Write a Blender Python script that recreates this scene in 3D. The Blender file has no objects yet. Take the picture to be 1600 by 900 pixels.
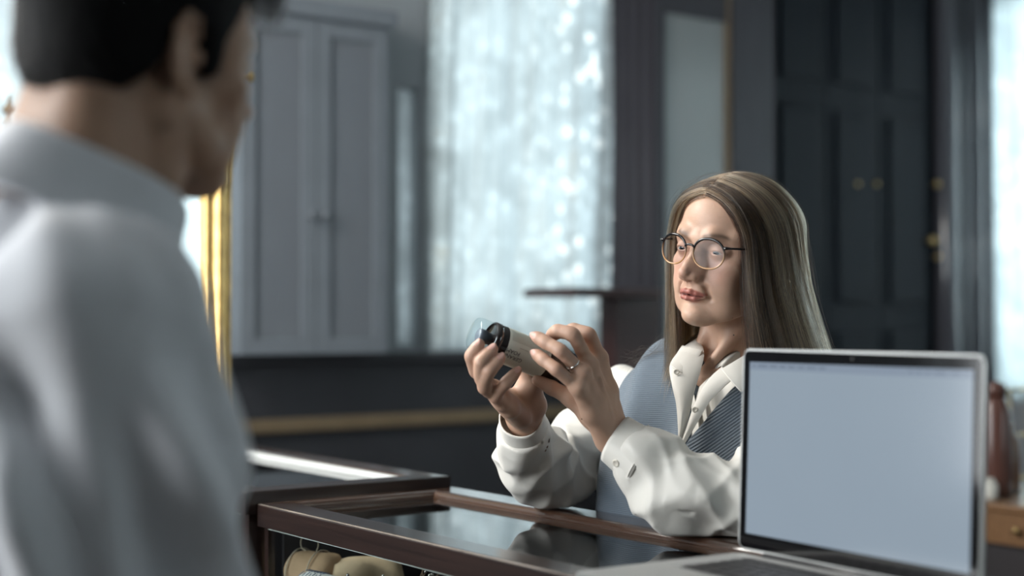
import bpy, bmesh, math, random
import numpy as np
from mathutils import Vector, Matrix, Euler

random.seed(7)
rng = np.random.default_rng(7)
SC = bpy.context.scene
COL = SC.collection
PI = math.pi

# ------------------------------------------------------------------ camera, world, light, exposure
FPX, PITCH = 2217.0, 0.0223                     # focal length in pixels of a 1600 px frame
CAM = np.array([0.0, 0.0, 1.294])
FW = np.array([0.0, math.cos(PITCH), math.sin(PITCH)])
UPV = np.array([0.0, -math.sin(PITCH), math.cos(PITCH)])
cam_d = bpy.data.cameras.new('camera')
cam = bpy.data.objects.new('camera', cam_d)
COL.objects.link(cam)
cam.location = CAM
cam.rotation_euler = (PI / 2 + PITCH, 0, 0)
cam_d.sensor_width = 36.0
cam_d.lens = 36.0 * FPX / 1600.0
cam_d.clip_start = 0.05
cam_d.dof.use_dof = True
cam_d.dof.focus_distance = 2.06
cam_d.dof.aperture_fstop = 1.8
SC.camera = cam

# the room's own axes: the counter runs along AU, the back wall along AV
CU = 0.639
AU = np.array([-math.sin(CU), math.cos(CU), 0.0])
AV = np.array([math.cos(CU), math.sin(CU), 0.0])
ROOM_ROT = CU                                    # local x = AV, local y = AU


def W(u, v, z):
    return u * AU + v * AV + np.array([0, 0, z])


def at(x, y, d):
    """world point at depth d along the camera axis through pixel (x, y)"""
    return CAM + d * (FW + (x - 800) / FPX * np.array([1.0, 0, 0]) + (450 - y) / FPX * UPV)


SC.view_settings.view_transform = 'Standard'
SC.view_settings.look = 'None'
SC.view_settings.gamma = 1.0
SC.view_settings.exposure = 0.1
SC.view_settings.use_curve_mapping = False
SC.cycles.use_denoising = True
SC.cycles.max_bounces = 10
SC.cycles.transparent_max_bounces = 24
SC.cycles.caustics_reflective = False
SC.cycles.caustics_refractive = False
SC.cycles.sample_clamp_indirect = 4.0

world = bpy.data.worlds.new('sky')
SC.world = world
world.use_nodes = True
wn = world.node_tree
wn.nodes.clear()
sky = wn.nodes.new('ShaderNodeTexSky')
sky.sky_type = 'HOSEK_WILKIE'
sky.turbidity = 6.0
sky.ground_albedo = 0.4
sky.sun_direction = Vector((0.3, 0.8, 0.5)).normalized()
bg = wn.nodes.new('ShaderNodeBackground')
bg.inputs['Strength'].default_value = 1.2
wo = wn.nodes.new('ShaderNodeOutputWorld')
wn.links.new(sky.outputs[0], bg.inputs['Color'])
wn.links.new(bg.outputs[0], wo.inputs['Surface'])


def area_light(name, u, v, z, w, h, facing, energy, color):
    """area light: daylight just outside a window opening, also the added key; facing = world direction of the light"""
    ld = bpy.data.lights.new(name, 'AREA')
    ld.shape = 'RECTANGLE'
    ld.size, ld.size_y = w, h
    ld.energy = energy
    ld.color = color
    o = bpy.data.objects.new(name, ld)
    COL.objects.link(o)
    o.location = W(u, v, z)
    o.rotation_euler = Vector(facing).to_track_quat('-Z', 'Y').to_euler()
    return o


# room limits in (u, v): back wall, right wall, front wall behind the camera, left wall
U_BACK, U_FRONT, V_LEFT, V_RIGHT, Z_CEIL = 4.10, -3.2, -0.9, 5.70, 3.1
WIN = {}
# daylight behind the two windows the photograph shows and the two it implies
area_light('daylight_back_window', U_BACK + 0.55, 2.2, 1.95, 3.8, 2.2, -AU, 78, (0.84, 0.95, 1.0))
area_light('daylight_right_window', 2.8, V_RIGHT + 0.45, 1.9, 3.4, 2.0, -AV, 160, (0.97, 0.98, 0.97))
area_light('daylight_left_window', 2.25, V_LEFT - 0.16, 1.9, 1.4, 1.8, AV, 92, (0.97, 0.98, 1.0))
area_light('added_key_light', 3.0, 0.2, 2.7, 0.8, 0.8, tuple(W(1.5, 1.5, 1.3) - W(3.0, 0.2, 2.7)), 62, (1.0, 0.96, 0.90))  # added key light aimed at the woman; no lamp hangs there
area_light('daylight_front_window', U_FRONT - 0.5, 3.4, 2.0, 3.0, 1.9, AU, 125, (0.90, 0.97, 1.0))
# ------------------------------------------------------------------ helpers: objects and materials
def tag(o, label=None, cat=None, group=None, kind=None):
    if label: o['label'] = label
    if cat: o['category'] = cat
    if group: o['group'] = group
    if kind: o['kind'] = kind
    return o


def empty(name, loc=(0, 0, 0), rz=0.0, parent=None):
    o = bpy.data.objects.new(name, None)
    o.empty_display_size = 0.05
    COL.objects.link(o)
    o.location = loc
    o.rotation_euler = (0, 0, rz)
    if parent: o.parent = parent
    return o


def link_mesh(name, me, mat=None, parent=None, smooth=True):
    o = bpy.data.objects.new(name, me)
    COL.objects.link(o)
    if mat is not None:
        for m in (mat if isinstance(mat, (list, tuple)) else [mat]):
            me.materials.append(m)
    if smooth and len(me.polygons):
        me.polygons.foreach_set('use_smooth', np.ones(len(me.polygons), bool))
    if parent: o.parent = parent
    return o


def from_bm(name, bm, mat=None, parent=None, smooth=False):
    me = bpy.data.meshes.new(name)
    bm.normal_update()
    bm.to_mesh(me)
    bm.free()
    return link_mesh(name, me, mat, parent, smooth)


def from_np(name, V, Fq, mat=None, parent=None, smooth=True):
    me = bpy.data.meshes.new(name)
    V = np.ascontiguousarray(V, np.float32)
    Fq = np.ascontiguousarray(Fq, np.int32)
    n = Fq.shape[1]
    me.vertices.add(len(V)); me.vertices.foreach_set('co', V.ravel())
    me.loops.add(Fq.size); me.loops.foreach_set('vertex_index', Fq.ravel())
    me.polygons.add(len(Fq))
    me.polygons.foreach_set('loop_start', np.arange(0, Fq.size, n, dtype=np.int32))
    me.update(calc_edges=True)
    me.validate()
    return link_mesh(name, me, mat, parent, smooth)


def vcol(o, name, C):
    a = o.data.color_attributes.new(name, 'FLOAT_COLOR', 'POINT')
    C = np.asarray(C, np.float32)
    if C.shape[1] == 3:
        C = np.concatenate([C, np.ones((len(C), 1), np.float32)], 1)
    a.data.foreach_set('color', C.ravel())


def add_box(bm, c, s, rz=0.0, bev=0.0, seg=2, mi=0):
    r = bmesh.ops.create_cube(bm, size=1.0)
    vs = r['verts']
    M = Matrix.Translation(Vector(c)) @ Matrix.Rotation(rz, 4, 'Z') @ Matrix.Diagonal((s[0], s[1], s[2], 1))
    bmesh.ops.transform(bm, matrix=M, verts=vs)
    fs = {f for v in vs for f in v.link_faces}
    if bev > 0:
        es = list({e for v in vs for e in v.link_edges})
        g = bmesh.ops.bevel(bm, geom=es, offset=bev, segments=seg, profile=0.6, affect='EDGES')
        fs = set(g['faces']) | {f for f in fs if f.is_valid}
    for f in fs: f.material_index = mi
    return fs


def box(name, c, s, mat, parent=None, rz=0.0, bev=0.0, seg=2):
    """box with its own origin at its centre"""
    bm = bmesh.new()
    add_box(bm, (0, 0, 0), s, 0, bev, seg)
    o = from_bm(name, bm, mat, parent, smooth=False)
    o.location = c
    o.rotation_euler = (0, 0, rz)
    return o


def lathe(name, prof, mat, parent=None, n=32, smooth=True, cap=True):
    """prof: list of (r, z)"""
    V, Fq = [], []
    for r, z in prof:
        for k in range(n):
            a = 2 * PI * k / n
            V.append((r * math.cos(a), r * math.sin(a), z))
    for i in range(len(prof) - 1):
        for k in range(n):
            Fq.append((i * n + k, i * n + (k + 1) % n, (i + 1) * n + (k + 1) % n, (i + 1) * n + k))
    bm = bmesh.new()
    vs = [bm.verts.new(v) for v in V]
    for f in Fq: bm.faces.new([vs[i] for i in f])
    if cap:
        if prof[0][0] > 1e-6: bm.faces.new([vs[k] for k in range(n)][::-1])
        if prof[-1][0] > 1e-6: bm.faces.new([vs[(len(prof) - 1) * n + k] for k in range(n)])
    bmesh.ops.remove_doubles(bm, verts=bm.verts, dist=1e-6)
    o = from_bm(name, bm, mat, parent, smooth)
    return o


def tube(name, pts, rad, mat, parent=None, n=10, closed=False, cap=True):
    """tube along points, rad scalar or list"""
    P = np.asarray(pts, float)
    m = len(P)
    rad = np.broadcast_to(np.asarray(rad, float), (m,))
    T = np.gradient(P, axis=0) if not closed else np.roll(P, -1, 0) - np.roll(P, 1, 0)
    T /= np.linalg.norm(T, axis=1)[:, None] + 1e-12
    ref = np.array([0.0, 0, 1])
    if abs(T[0] @ ref) > 0.9: ref = np.array([1.0, 0, 0])
    N = np.zeros_like(P)
    nn = ref - T[0] * (ref @ T[0]); nn /= np.linalg.norm(nn)
    for i in range(m):
        nn = nn - T[i] * (nn @ T[i]); nn /= np.linalg.norm(nn) + 1e-12
        N[i] = nn
    B = np.cross(T, N)
    a = np.linspace(0, 2 * PI, n, endpoint=False)
    V = P[:, None] + rad[:, None, None] * (np.cos(a)[None, :, None] * N[:, None] + np.sin(a)[None, :, None] * B[:, None])
    V = V.reshape(-1, 3)
    bm = bmesh.new()
    vs = [bm.verts.new(v) for v in V]
    for i in range(m if closed else m - 1):
        j = (i + 1) % m
        for k in range(n):
            bm.faces.new((vs[i * n + k], vs[i * n + (k + 1) % n], vs[j * n + (k + 1) % n], vs[j * n + k]))
    if cap and not closed:
        bm.faces.new(vs[:n][::-1]); bm.faces.new(vs[-n:])
    return from_bm(name, bm, mat, parent, True)


def spline(pts, n):
    """Catmull-Rom through the points"""
    P = np.asarray(pts, float)
    P = np.concatenate([2 * P[:1] - P[1:2], P, 2 * P[-1:] - P[-2:-1]])
    m = len(P) - 3
    t = np.linspace(0, m - 1e-9, n)
    i = t.astype(int); f = (t - i)[:, None]
    p0, p1, p2, p3 = P[i], P[i + 1], P[i + 2], P[i + 3]
    return 0.5 * (2 * p1 + (p2 - p0) * f + (2 * p0 - 5 * p1 + 4 * p2 - p3) * f ** 2 + (3 * p1 - p0 - 3 * p2 + p3) * f ** 3)


def nodes(name):
    m = bpy.data.materials.new(name)
    m.use_nodes = True
    nt = m.node_tree
    return m, nt, nt.nodes['Principled BSDF']


def N(nt, typ, **kw):
    n = nt.nodes.new(typ)
    for k, v in kw.items():
        if k in n.inputs: n.inputs[k].default_value = v
        else: setattr(n, k, v)
    return n


def mat(name, col, rough=0.5, metal=0.0, spec=0.5, noise=0.0, nscale=20.0, bump=0.0, bscale=200.0, stretch=None,
        coat=0.0, sheen=0.0, sss=0.0, col2=None):
    """procedural principled material: base colour with noise variation and bump"""
    m, nt, p = nodes(name)
    p.inputs['Base Color'].default_value = (*col, 1)
    p.inputs['Roughness'].default_value = rough
    p.inputs['Metallic'].default_value = metal
    p.inputs['Specular IOR Level'].default_value = spec
    p.inputs['Coat Weight'].default_value = coat
    p.inputs['Coat Roughness'].default_value = 0.08
    p.inputs['Sheen Weight'].default_value = sheen
    if sss:
        p.inputs['Subsurface Weight'].default_value = sss
        p.inputs['Subsurface Radius'].default_value = (0.9, 0.35, 0.2)
        p.inputs['Subsurface Scale'].default_value = 0.006
    tc = N(nt, 'ShaderNodeTexCoord')
    vec = tc.outputs['Object']
    if stretch:
        mp = N(nt, 'ShaderNodeMapping')
        mp.inputs['Scale'].default_value = stretch
        nt.links.new(vec, mp.inputs['Vector']); vec = mp.outputs[0]
    if noise or col2:
        nz = N(nt, 'ShaderNodeTexNoise', Scale=nscale, Detail=5.0, Roughness=0.6)
        nt.links.new(vec, nz.inputs['Vector'])
        rp = N(nt, 'ShaderNodeValToRGB')
        c2 = col2 or tuple(max(0, c * (1 - noise)) for c in col)
        rp.color_ramp.elements[0].position = 0.3
        rp.color_ramp.elements[1].position = 0.7
        rp.color_ramp.elements[0].color = (*c2, 1)
        rp.color_ramp.elements[1].color = (*col, 1)
        nt.links.new(nz.outputs[0], rp.inputs[0])
        nt.links.new(rp.outputs[0], p.inputs['Base Color'])
    if bump:
        nb = N(nt, 'ShaderNodeTexNoise', Scale=bscale, Detail=3.0)
        nt.links.new(vec, nb.inputs['Vector'])
        bp = N(nt, 'ShaderNodeBump', Strength=bump, Distance=0.002)
        nt.links.new(nb.outputs[0], bp.inputs['Height'])
        nt.links.new(bp.outputs[0], p.inputs['Normal'])
    return m


def glass_mat(name, tint=(1, 1, 1), rough=0.0, ior=1.45, gloss=1.0):
    """thin clear pane: mostly see-through, fresnel reflection; does not block lamps"""
    m = bpy.data.materials.new(name); m.use_nodes = True
    nt = m.node_tree; nt.nodes.clear()
    out = N(nt, 'ShaderNodeOutputMaterial')
    tr = N(nt, 'ShaderNodeBsdfTransparent'); tr.inputs[0].default_value = (*tint, 1)
    gl = N(nt, 'ShaderNodeBsdfGlossy'); gl.inputs['Roughness'].default_value = rough
    fr = N(nt, 'ShaderNodeFresnel', IOR=ior)
    mu = N(nt, 'ShaderNodeMath', operation='MULTIPLY'); mu.inputs[1].default_value = gloss
    mu.use_clamp = True
    mx = N(nt, 'ShaderNodeMixShader')
    ge = N(nt, 'ShaderNodeNewGeometry'); fb = N(nt, 'ShaderNodeMath', operation='SUBTRACT'); fb.inputs[0].default_value = 1.0
    nt.links.new(ge.outputs['Backfacing'], fb.inputs[1])
    m0 = N(nt, 'ShaderNodeMath', operation='MULTIPLY')     # only the outer face of a pane reflects
    nt.links.new(fr.outputs[0], m0.inputs[0]); nt.links.new(fb.outputs[0], m0.inputs[1])
    nt.links.new(m0.outputs[0], mu.inputs[0]); nt.links.new(mu.outputs[0], mx.inputs[0])
    nt.links.new(tr.outputs[0], mx.inputs[1]); nt.links.new(gl.outputs[0], mx.inputs[2])
    nt.links.new(mx.outputs[0], out.inputs[0])
    return m


def wood_mat(name, c1, c2, rough=0.3, coat=0.3, grain=(3, 60, 60)):
    m, nt, p = nodes(name)
    tc = N(nt, 'ShaderNodeTexCoord'); mp = N(nt, 'ShaderNodeMapping')
    mp.inputs['Scale'].default_value = grain
    nt.links.new(tc.outputs['Object'], mp.inputs['Vector'])
    nz = N(nt, 'ShaderNodeTexNoise', Scale=1.5, Detail=6.0, Roughness=0.65, Distortion=0.4)
    nt.links.new(mp.outputs[0], nz.inputs['Vector'])
    rp = N(nt, 'ShaderNodeValToRGB')
    rp.color_ramp.elements[0].position = 0.3; rp.color_ramp.elements[1].position = 0.72
    rp.color_ramp.elements[0].color = (*c1, 1); rp.color_ramp.elements[1].color = (*c2, 1)
    nt.links.new(nz.outputs[0], rp.inputs[0]); nt.links.new(rp.outputs[0], p.inputs['Base Color'])
    p.inputs['Roughness'].default_value = rough
    p.inputs['Coat Weight'].default_value = coat
    p.inputs['Coat Roughness'].default_value = 0.12
    bp = N(nt, 'ShaderNodeBump', Strength=0.15, Distance=0.0006)
    nt.links.new(nz.outputs[0], bp.inputs['Height']); nt.links.new(bp.outputs[0], p.inputs['Normal'])
    return m


def copy_obj(o, parent=None):
    c = o.copy(); COL.objects.link(c); c.parent = parent
    return c


def copy_tree(o, parent=None):
    c = copy_obj(o, parent)
    for ch in [x for x in SC.objects if x.parent == o]:
        copy_tree(ch, c)
    return c


# ------------------------------------------------------------------ signed-distance modelling
class Field:
    """an ordered list of blended primitives; negative inside"""
    def __init__(self):
        self.ops = []
        self.bmin = np.full(3, 1e9); self.bmax = np.full(3, -1e9)

    def _add(self, fn, lo, hi, k, mode):
        lo = np.asarray(lo, float) - k; hi = np.asarray(hi, float) + k
        self.ops.append((fn, lo, hi, k, mode))
        if mode == '+':
            self.bmin = np.minimum(self.bmin, lo); self.bmax = np.maximum(self.bmax, hi)
        return self

    def ell(self, c, r, k=0.01, mode='+', R=None):
        c = np.asarray(c, np.float32); r = np.asarray(r, np.float32)
        Rm = None if R is None else np.asarray(R, np.float32)

        def fn(p):
            q = p - c
            if Rm is not None: q = q @ Rm          # columns of R are the ellipsoid's axes
            k0 = np.sqrt(np.sum((q / r) ** 2, -1)); k1 = np.sqrt(np.sum((q / (r * r)) ** 2, -1))
            return k0 * (k0 - 1.0) / (k1 + 1e-9)
        e = np.full(3, max(r)) if R is not None else r
        return self._add(fn, c - e, c + e, k, mode)

    def cap(self, a, b, r1, r2=None, k=0.01, mode='+'):
        r2 = r1 if r2 is None else r2
        a = np.asarray(a, np.float32); b = np.asarray(b, np.float32)
        ba = b - a; l2 = float(ba @ ba) + 1e-12
        m = max(r1, r2)

        def fn(p):
            h = np.clip(((p - a) @ ba) / l2, 0, 1)
            q = p - a - h[..., None] * ba
            return np.sqrt(np.sum(q * q, -1)) - (r1 + (r2 - r1) * h)
        return self._add(fn, np.minimum(a, b) - m, np.maximum(a, b) + m, k, mode)

    def chain(self, pts, rads, k=0.006, mode='+'):
        for i in range(len(pts) - 1):
            self.cap(pts[i], pts[i + 1], rads[i], rads[i + 1], k, mode)
        return self

    def fn(self, f, lo, hi, k=0.01, mode='+'):
        return self._add(f, lo, hi, k, mode)

    def evalb(self, P, margin):
        """P: (B, n, 3) blocks"""
        d = np.full(P.shape[:2], 1.0, np.float32)
        lo = P.min(1); hi = P.max(1)
        for fn, a, b, k, mode in self.ops:
            s = np.nonzero(np.all((lo <= b + margin) & (hi >= a - margin), 1))[0]
            if not len(s): continue
            v = fn(P[s])
            if mode == 'x':                         # displacement: fn returns an offset to add
                d[s] = d[s] + v
                continue
            cur = d[s]
            if mode == '+':
                h = np.clip(0.5 + 0.5 * (cur - v) / k, 0, 1)
                d[s] = cur + (v - cur) * h - k * h * (1 - h)
            elif mode == '-':
                h = np.clip(0.5 - 0.5 * (cur + v) / k, 0, 1)
                d[s] = cur + (-v - cur) * h + k * h * (1 - h)
            else:                                   # '&' intersection
                h = np.clip(0.5 - 0.5 * (v - cur) / k, 0, 1)
                d[s] = v + (cur - v) * (1 - h) + k * h * (1 - h) if False else np.maximum(cur, v)
        return d

    def eval(self, X, margin=0.02):
        X = np.asarray(X, np.float32)
        n = len(X); o = np.lexsort((np.floor(X[:, 2] / 0.02), np.floor(X[:, 1] / 0.02), np.floor(X[:, 0] / 0.02)))
        bs = 64
        pad = (-n) % bs
        idx = np.concatenate([o, np.repeat(o[-1:], pad)])
        d = self.evalb(X[idx].reshape(-1, bs, 3), margin).ravel()
        r = np.empty(n, np.float32); r[idx] = d
        return r

    def grad(self, X, e=0.0006):
        g = np.empty((len(X), 3), np.float32)
        for a in range(3):
            dx = np.zeros(3, np.float32); dx[a] = e
            g[:, a] = self.eval(X + dx) - self.eval(X - dx)
        return g / (2 * e)

    def project(self, X, it=2, lim=0.003):
        X = X.astype(np.float32)
        for _ in range(it):
            d = self.eval(X); g = self.grad(X)
            n2 = np.sum(g * g, 1)
            st = (d / np.maximum(n2, 0.2))[:, None] * g
            L = np.linalg.norm(st, axis=1)[:, None]
            X = X - st * np.minimum(1, lim / np.maximum(L, 1e-9))
        return X

    def mesh(self, h, proj=1, lo=None, hi=None):
        """surface nets over the active blocks; returns verts, quads"""
        BN = 8
        lo = self.bmin - 2 * h if lo is None else np.asarray(lo, float)
        hi = self.bmax + 2 * h if hi is None else np.asarray(hi, float)
        nb = np.ceil((hi - lo) / (h * BN)).astype(int)
        ii = np.stack(np.meshgrid(*[np.arange(n) for n in nb], indexing='ij'), -1).reshape(-1, 3)
        half = h * BN / 2
        act = []
        for s in range(0, len(ii), 200000):
            cpt = (lo + (ii[s:s + 200000] + 0.5) * h * BN).astype(np.float32)
            d = self.evalb(cpt[:, None, :], half * 5)[:, 0]
            act.append(ii[s:s + 200000][np.abs(d) < half * 4.6])
        B = np.concatenate(act)
        g = np.stack(np.meshgrid(*[np.arange(BN + 1)] * 3, indexing='ij'), -1).reshape(-1, 3)
        N1 = BN + 1
        D = np.empty((len(B), N1, N1, N1), np.float32)
        for s in range(0, len(B), 3000):
            P = (lo + (B[s:s + 3000, None] * BN + g[None]) * h).astype(np.float32)
            D[s:s + 3000] = self.evalb(P, h * 3).reshape(-1, N1, N1, N1)
        sg = D < 0
        dim = (nb * BN + 1).astype(np.int64)
        # active cells
        cnt = np.zeros((len(B), BN, BN, BN), np.int8)
        for dx in (0, 1):
            for dy in (0, 1):
                for dz in (0, 1):
                    cnt += sg[:, dx:dx + BN, dy:dy + BN, dz:dz + BN]
        b_, i_, j_, k_ = np.nonzero((cnt > 0) & (cnt < 8))
        base = np.stack([i_, j_, k_], 1)
        acc = np.zeros((len(b_), 3)); num = np.zeros(len(b_))
        cs = [(x, y, z) for x in (0, 1) for y in (0, 1) for z in (0, 1)]
        for a in cs:
            for ax in range(3):
                if a[ax]: continue
                c = list(a); c[ax] = 1
                d0 = D[b_, i_ + a[0], j_ + a[1], k_ + a[2]]; d1 = D[b_, i_ + c[0], j_ + c[1], k_ + c[2]]
                m = (d0 < 0) != (d1 < 0)
                t = np.where(m, d0 / np.where(d0 == d1, 1, d0 - d1), 0)
                p = np.tile(np.array(a, float), (len(b_), 1)); p[:, ax] += t
                acc += p * m[:, None]; num += m
        gi = B[b_] * BN + base
        X = lo + (gi + acc / num[:, None]) * h
        key = (gi[:, 0] * dim[1] + gi[:, 1]) * dim[2] + gi[:, 2]
        so = np.argsort(key); ks = key[so]
        quads = []
        for ax in range(3):
            o1, o2 = (ax + 1) % 3, (ax + 2) % 3
            sl1 = [slice(None)] + [slice(0, BN)] * 3; sl2 = list(sl1); sl2[ax + 1] = slice(1, BN + 1)
            s0 = sg[tuple(sl1)]; s1 = sg[tuple(sl2)]
            e = np.nonzero(s0 != s1)
            flip = s1[e]
            G = B[e[0]] * BN + np.stack(e[1:], 1)
            q = []
            for (p1, p2) in ((-1, -1), (0, -1), (0, 0), (-1, 0)):
                c = G.copy(); c[:, o1] += p1; c[:, o2] += p2
                kk = (c[:, 0] * dim[1] + c[:, 1]) * dim[2] + c[:, 2]
                pos = np.clip(np.searchsorted(ks, kk), 0, len(ks) - 1)
                q.append(np.where(ks[pos] == kk, so[pos], -1))
            q = np.stack(q, 1)
            q[flip] = q[flip][:, ::-1]
            quads.append(q[(q >= 0).all(1)])
        Q = np.concatenate(quads)
        if proj: X = self.project(X, proj, h)
        return X.astype(np.float32), Q


def largest(V, Q):
    """the biggest connected piece of a quad mesh"""
    lab = np.arange(len(V))
    while True:
        m = lab[Q].min(1)
        new = lab.copy()
        for c in range(4): np.minimum.at(new, Q[:, c], m)
        new = new[new]
        if (new == lab).all(): break
        lab = new
    big = np.bincount(lab).argmax()
    keep = lab == big
    idx = np.cumsum(keep) - 1
    return V[keep], idx[Q[keep[Q[:, 0]]]]


def snoise(P, f, seed=0, octaves=2):
    """cheap smooth pseudo-noise from warped sines, about -1..1"""
    r = np.random.default_rng(seed)
    v = 0; amp = 1.0; tot = 0
    for o in range(octaves):
        for _ in range(3):
            d = r.normal(size=3); d /= np.linalg.norm(d); ph = r.uniform(0, 6.28, 2); d2 = r.normal(size=3)
            v = v + amp * np.sin((P @ d.astype(np.float32)) * f * 6.28 + ph[0] + 1.3 * np.sin((P @ d2.astype(np.float32)) * f * 3 + ph[1]))
            tot += amp
        f *= 2.1; amp *= 0.5
    return (v / tot * 1.6).astype(np.float32)
# ------------------------------------------------------------------ parenting: coordinates stay in world space
LOCAL = set()


def wmat(o):
    m = o.matrix_basis
    return (wmat(o.parent) @ o.matrix_parent_inverse @ m) if o.parent else m.copy()


def adopt(o, parent):
    o.parent = parent
    if parent is not None and parent.name not in LOCAL:
        o.matrix_parent_inverse = wmat(parent).inverted()
    return o


_lm = link_mesh


def link_mesh(name, me, mat=None, parent=None, smooth=True):
    o = _lm(name, me, mat, None, smooth)
    if parent: adopt(o, parent)
    return o


def ubox(name, u, v, z, mat, parent=None, bev=0.0, seg=2):
    """box between room coordinates (u0,u1), (v0,v1), (z0,z1)"""
    bm = bmesh.new()
    add_box(bm, (0, 0, 0), (abs(v[1] - v[0]), abs(u[1] - u[0]), abs(z[1] - z[0])), 0, bev, seg)
    o = from_bm(name, bm, mat, parent)
    o.location = W((u[0] + u[1]) / 2, (v[0] + v[1]) / 2, (z[0] + z[1]) / 2)
    o.rotation_euler = (0, 0, ROOM_ROT)
    return o


def uthing(name, u, v, z, label, cat, group=None):
    return tag(empty(name, W(u, v, z), ROOM_ROT), label, cat, group)


# ------------------------------------------------------------------ materials of the room
M_wall = mat('wall_plaster', (0.33, 0.355, 0.375), 0.85, noise=0.08, nscale=3, bump=0.1, bscale=60)
M_grey = mat('grey_painted_wood', (0.19, 0.213, 0.24), 0.5, noise=0.15, nscale=4)
M_wains = mat('dark_wainscot_paint', (0.030, 0.031, 0.037), 0.6, noise=0.2, nscale=5)
M_dark = mat('dark_blue_black_wood', (0.006, 0.0085, 0.0135), 0.6, spec=0.14, noise=0.25, nscale=6, stretch=(6, 6, 0.4))
M_pil = mat('dark_plum_wood', (0.046, 0.042, 0.051), 0.5, spec=0.3, noise=0.25, nscale=6, stretch=(6, 6, 0.4))
M_ceil = mat('ceiling_paint', (0.55, 0.56, 0.56), 0.9)
M_brass = mat('aged_brass', (0.60, 0.43, 0.20), 0.35, 1.0, noise=0.3, nscale=30)
M_dull = mat('dull_gilt_paint', (0.24, 0.175, 0.105), 0.5, 0.3, noise=0.2, nscale=10)
M_floor = wood_mat('dark_floor_boards', (0.05, 0.034, 0.025), (0.10, 0.068, 0.048), 0.4, 0.1, (30, 2, 2))
M_glass = glass_mat('clear_pane', (0.97, 0.985, 0.985), 0.0, 1.5)
M_walnut = wood_mat('walnut', (0.045, 0.022, 0.014), (0.12, 0.058, 0.035), 0.3, 0.35)


def sheer_mat(name, base, seed, glints=False):
    """lace curtain: cloth that lets daylight through, thin where the weave is open"""
    m = bpy.data.materials.new(name); m.use_nodes = True
    nt = m.node_tree; nt.nodes.clear()
    out = N(nt, 'ShaderNodeOutputMaterial')
    tc = N(nt, 'ShaderNodeTexCoord')
    mp = N(nt, 'ShaderNodeMapping'); mp.inputs['Location'].default_value = (seed, seed * 2, 0)
    nt.links.new(tc.outputs['Object'], mp.inputs[0])
    nz = N(nt, 'ShaderNodeTexNoise', Scale=4.5, Detail=3.0, Roughness=0.55, Distortion=0.8)
    nt.links.new(mp.outputs[0], nz.inputs['Vector'])
    rp = N(nt, 'ShaderNodeValToRGB')
    rp.color_ramp.elements[0].position = 0.32; rp.color_ramp.elements[1].position = 0.68
    rp.color_ramp.elements[0].color = tuple(c * 0.62 for c in base) + (1,)
    rp.color_ramp.elements[1].color = (*base, 1)
    nt.links.new(nz.outputs[0], rp.inputs[0])
    vo = N(nt, 'ShaderNodeTexVoronoi', Scale=16.0); vo.feature = 'F1'
    nt.links.new(mp.outputs[0], vo.inputs['Vector'])
    mr = N(nt, 'ShaderNodeMapRange'); mr.inputs[1].default_value = 0.1; mr.inputs[2].default_value = 0.45
    mr.inputs[3].default_value = 1.0; mr.inputs[4].default_value = 0.72
    nt.links.new(vo.outputs['Distance'], mr.inputs[0])
    mul = N(nt, 'ShaderNodeMix', data_type='RGBA', blend_type='MULTIPLY'); mul.inputs[0].default_value = 1.0
    nt.links.new(rp.outputs[0], mul.inputs[6]); nt.links.new(mr.outputs[0], mul.inputs[7])
    tl = N(nt, 'ShaderNodeBsdfTranslucent'); nt.links.new(mul.outputs[2], tl.inputs[0])
    df = N(nt, 'ShaderNodeBsdfDiffuse'); df.inputs[0].default_value = (0.75, 0.78, 0.78, 1)
    m1 = N(nt, 'ShaderNodeMixShader'); m1.inputs[0].default_value = 0.2
    nt.links.new(tl.outputs[0], m1.inputs[1]); nt.links.new(df.outputs[0], m1.inputs[2])
    tr = N(nt, 'ShaderNodeBsdfTransparent')
    mr2 = N(nt, 'ShaderNodeMapRange'); mr2.inputs[1].default_value = 0.60; mr2.inputs[2].default_value = 0.72
    mr2.inputs[3].default_value = 0.05; mr2.inputs[4].default_value = 0.45
    nt.links.new(nz.outputs[0], mr2.inputs[0])
    m2 = N(nt, 'ShaderNodeMixShader'); nt.links.new(mr2.outputs[0], m2.inputs[0])
    nt.links.new(m1.outputs[0], m2.inputs[1]); nt.links.new(tr.outputs[0], m2.inputs[2])
    last = m2
    if glints:                                           # brighter spots near one edge: garden glints painted into the cloth
        v2 = N(nt, 'ShaderNodeTexVoronoi', Scale=15.0, Randomness=0.9); nt.links.new(mp.outputs[0], v2.inputs['Vector'])
        hl = N(nt, 'ShaderNodeMath', operation='LESS_THAN'); hl.inputs[1].default_value = 0.30
        nt.links.new(v2.outputs['Distance'], hl.inputs[0])
        dt = N(nt, 'ShaderNodeVectorMath', operation='DOT_PRODUCT'); dt.inputs[1].default_value = tuple(AV)
        nt.links.new(tc.outputs['Object'], dt.inputs[0])
        gt = N(nt, 'ShaderNodeMapRange'); gt.inputs[1].default_value = 3.05; gt.inputs[2].default_value = 3.40
        nt.links.new(dt.outputs['Value'], gt.inputs[0])
        mm_ = N(nt, 'ShaderNodeMath', operation='MULTIPLY'); nt.links.new(hl.outputs[0], mm_.inputs[0]); nt.links.new(gt.outputs[0], mm_.inputs[1])
        m3 = N(nt, 'ShaderNodeMixShader'); nt.links.new(mm_.outputs[0], m3.inputs[0])
        tb = N(nt, 'ShaderNodeBsdfTranslucent'); tb.inputs[0].default_value = (1.0, 1.0, 0.97, 1)
        nt.links.new(m2.outputs[0], m3.inputs[1]); nt.links.new(tb.outputs[0], m3.inputs[2]); last = m3
    nt.links.new(last.outputs[0], out.inputs[0])
    return m


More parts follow.
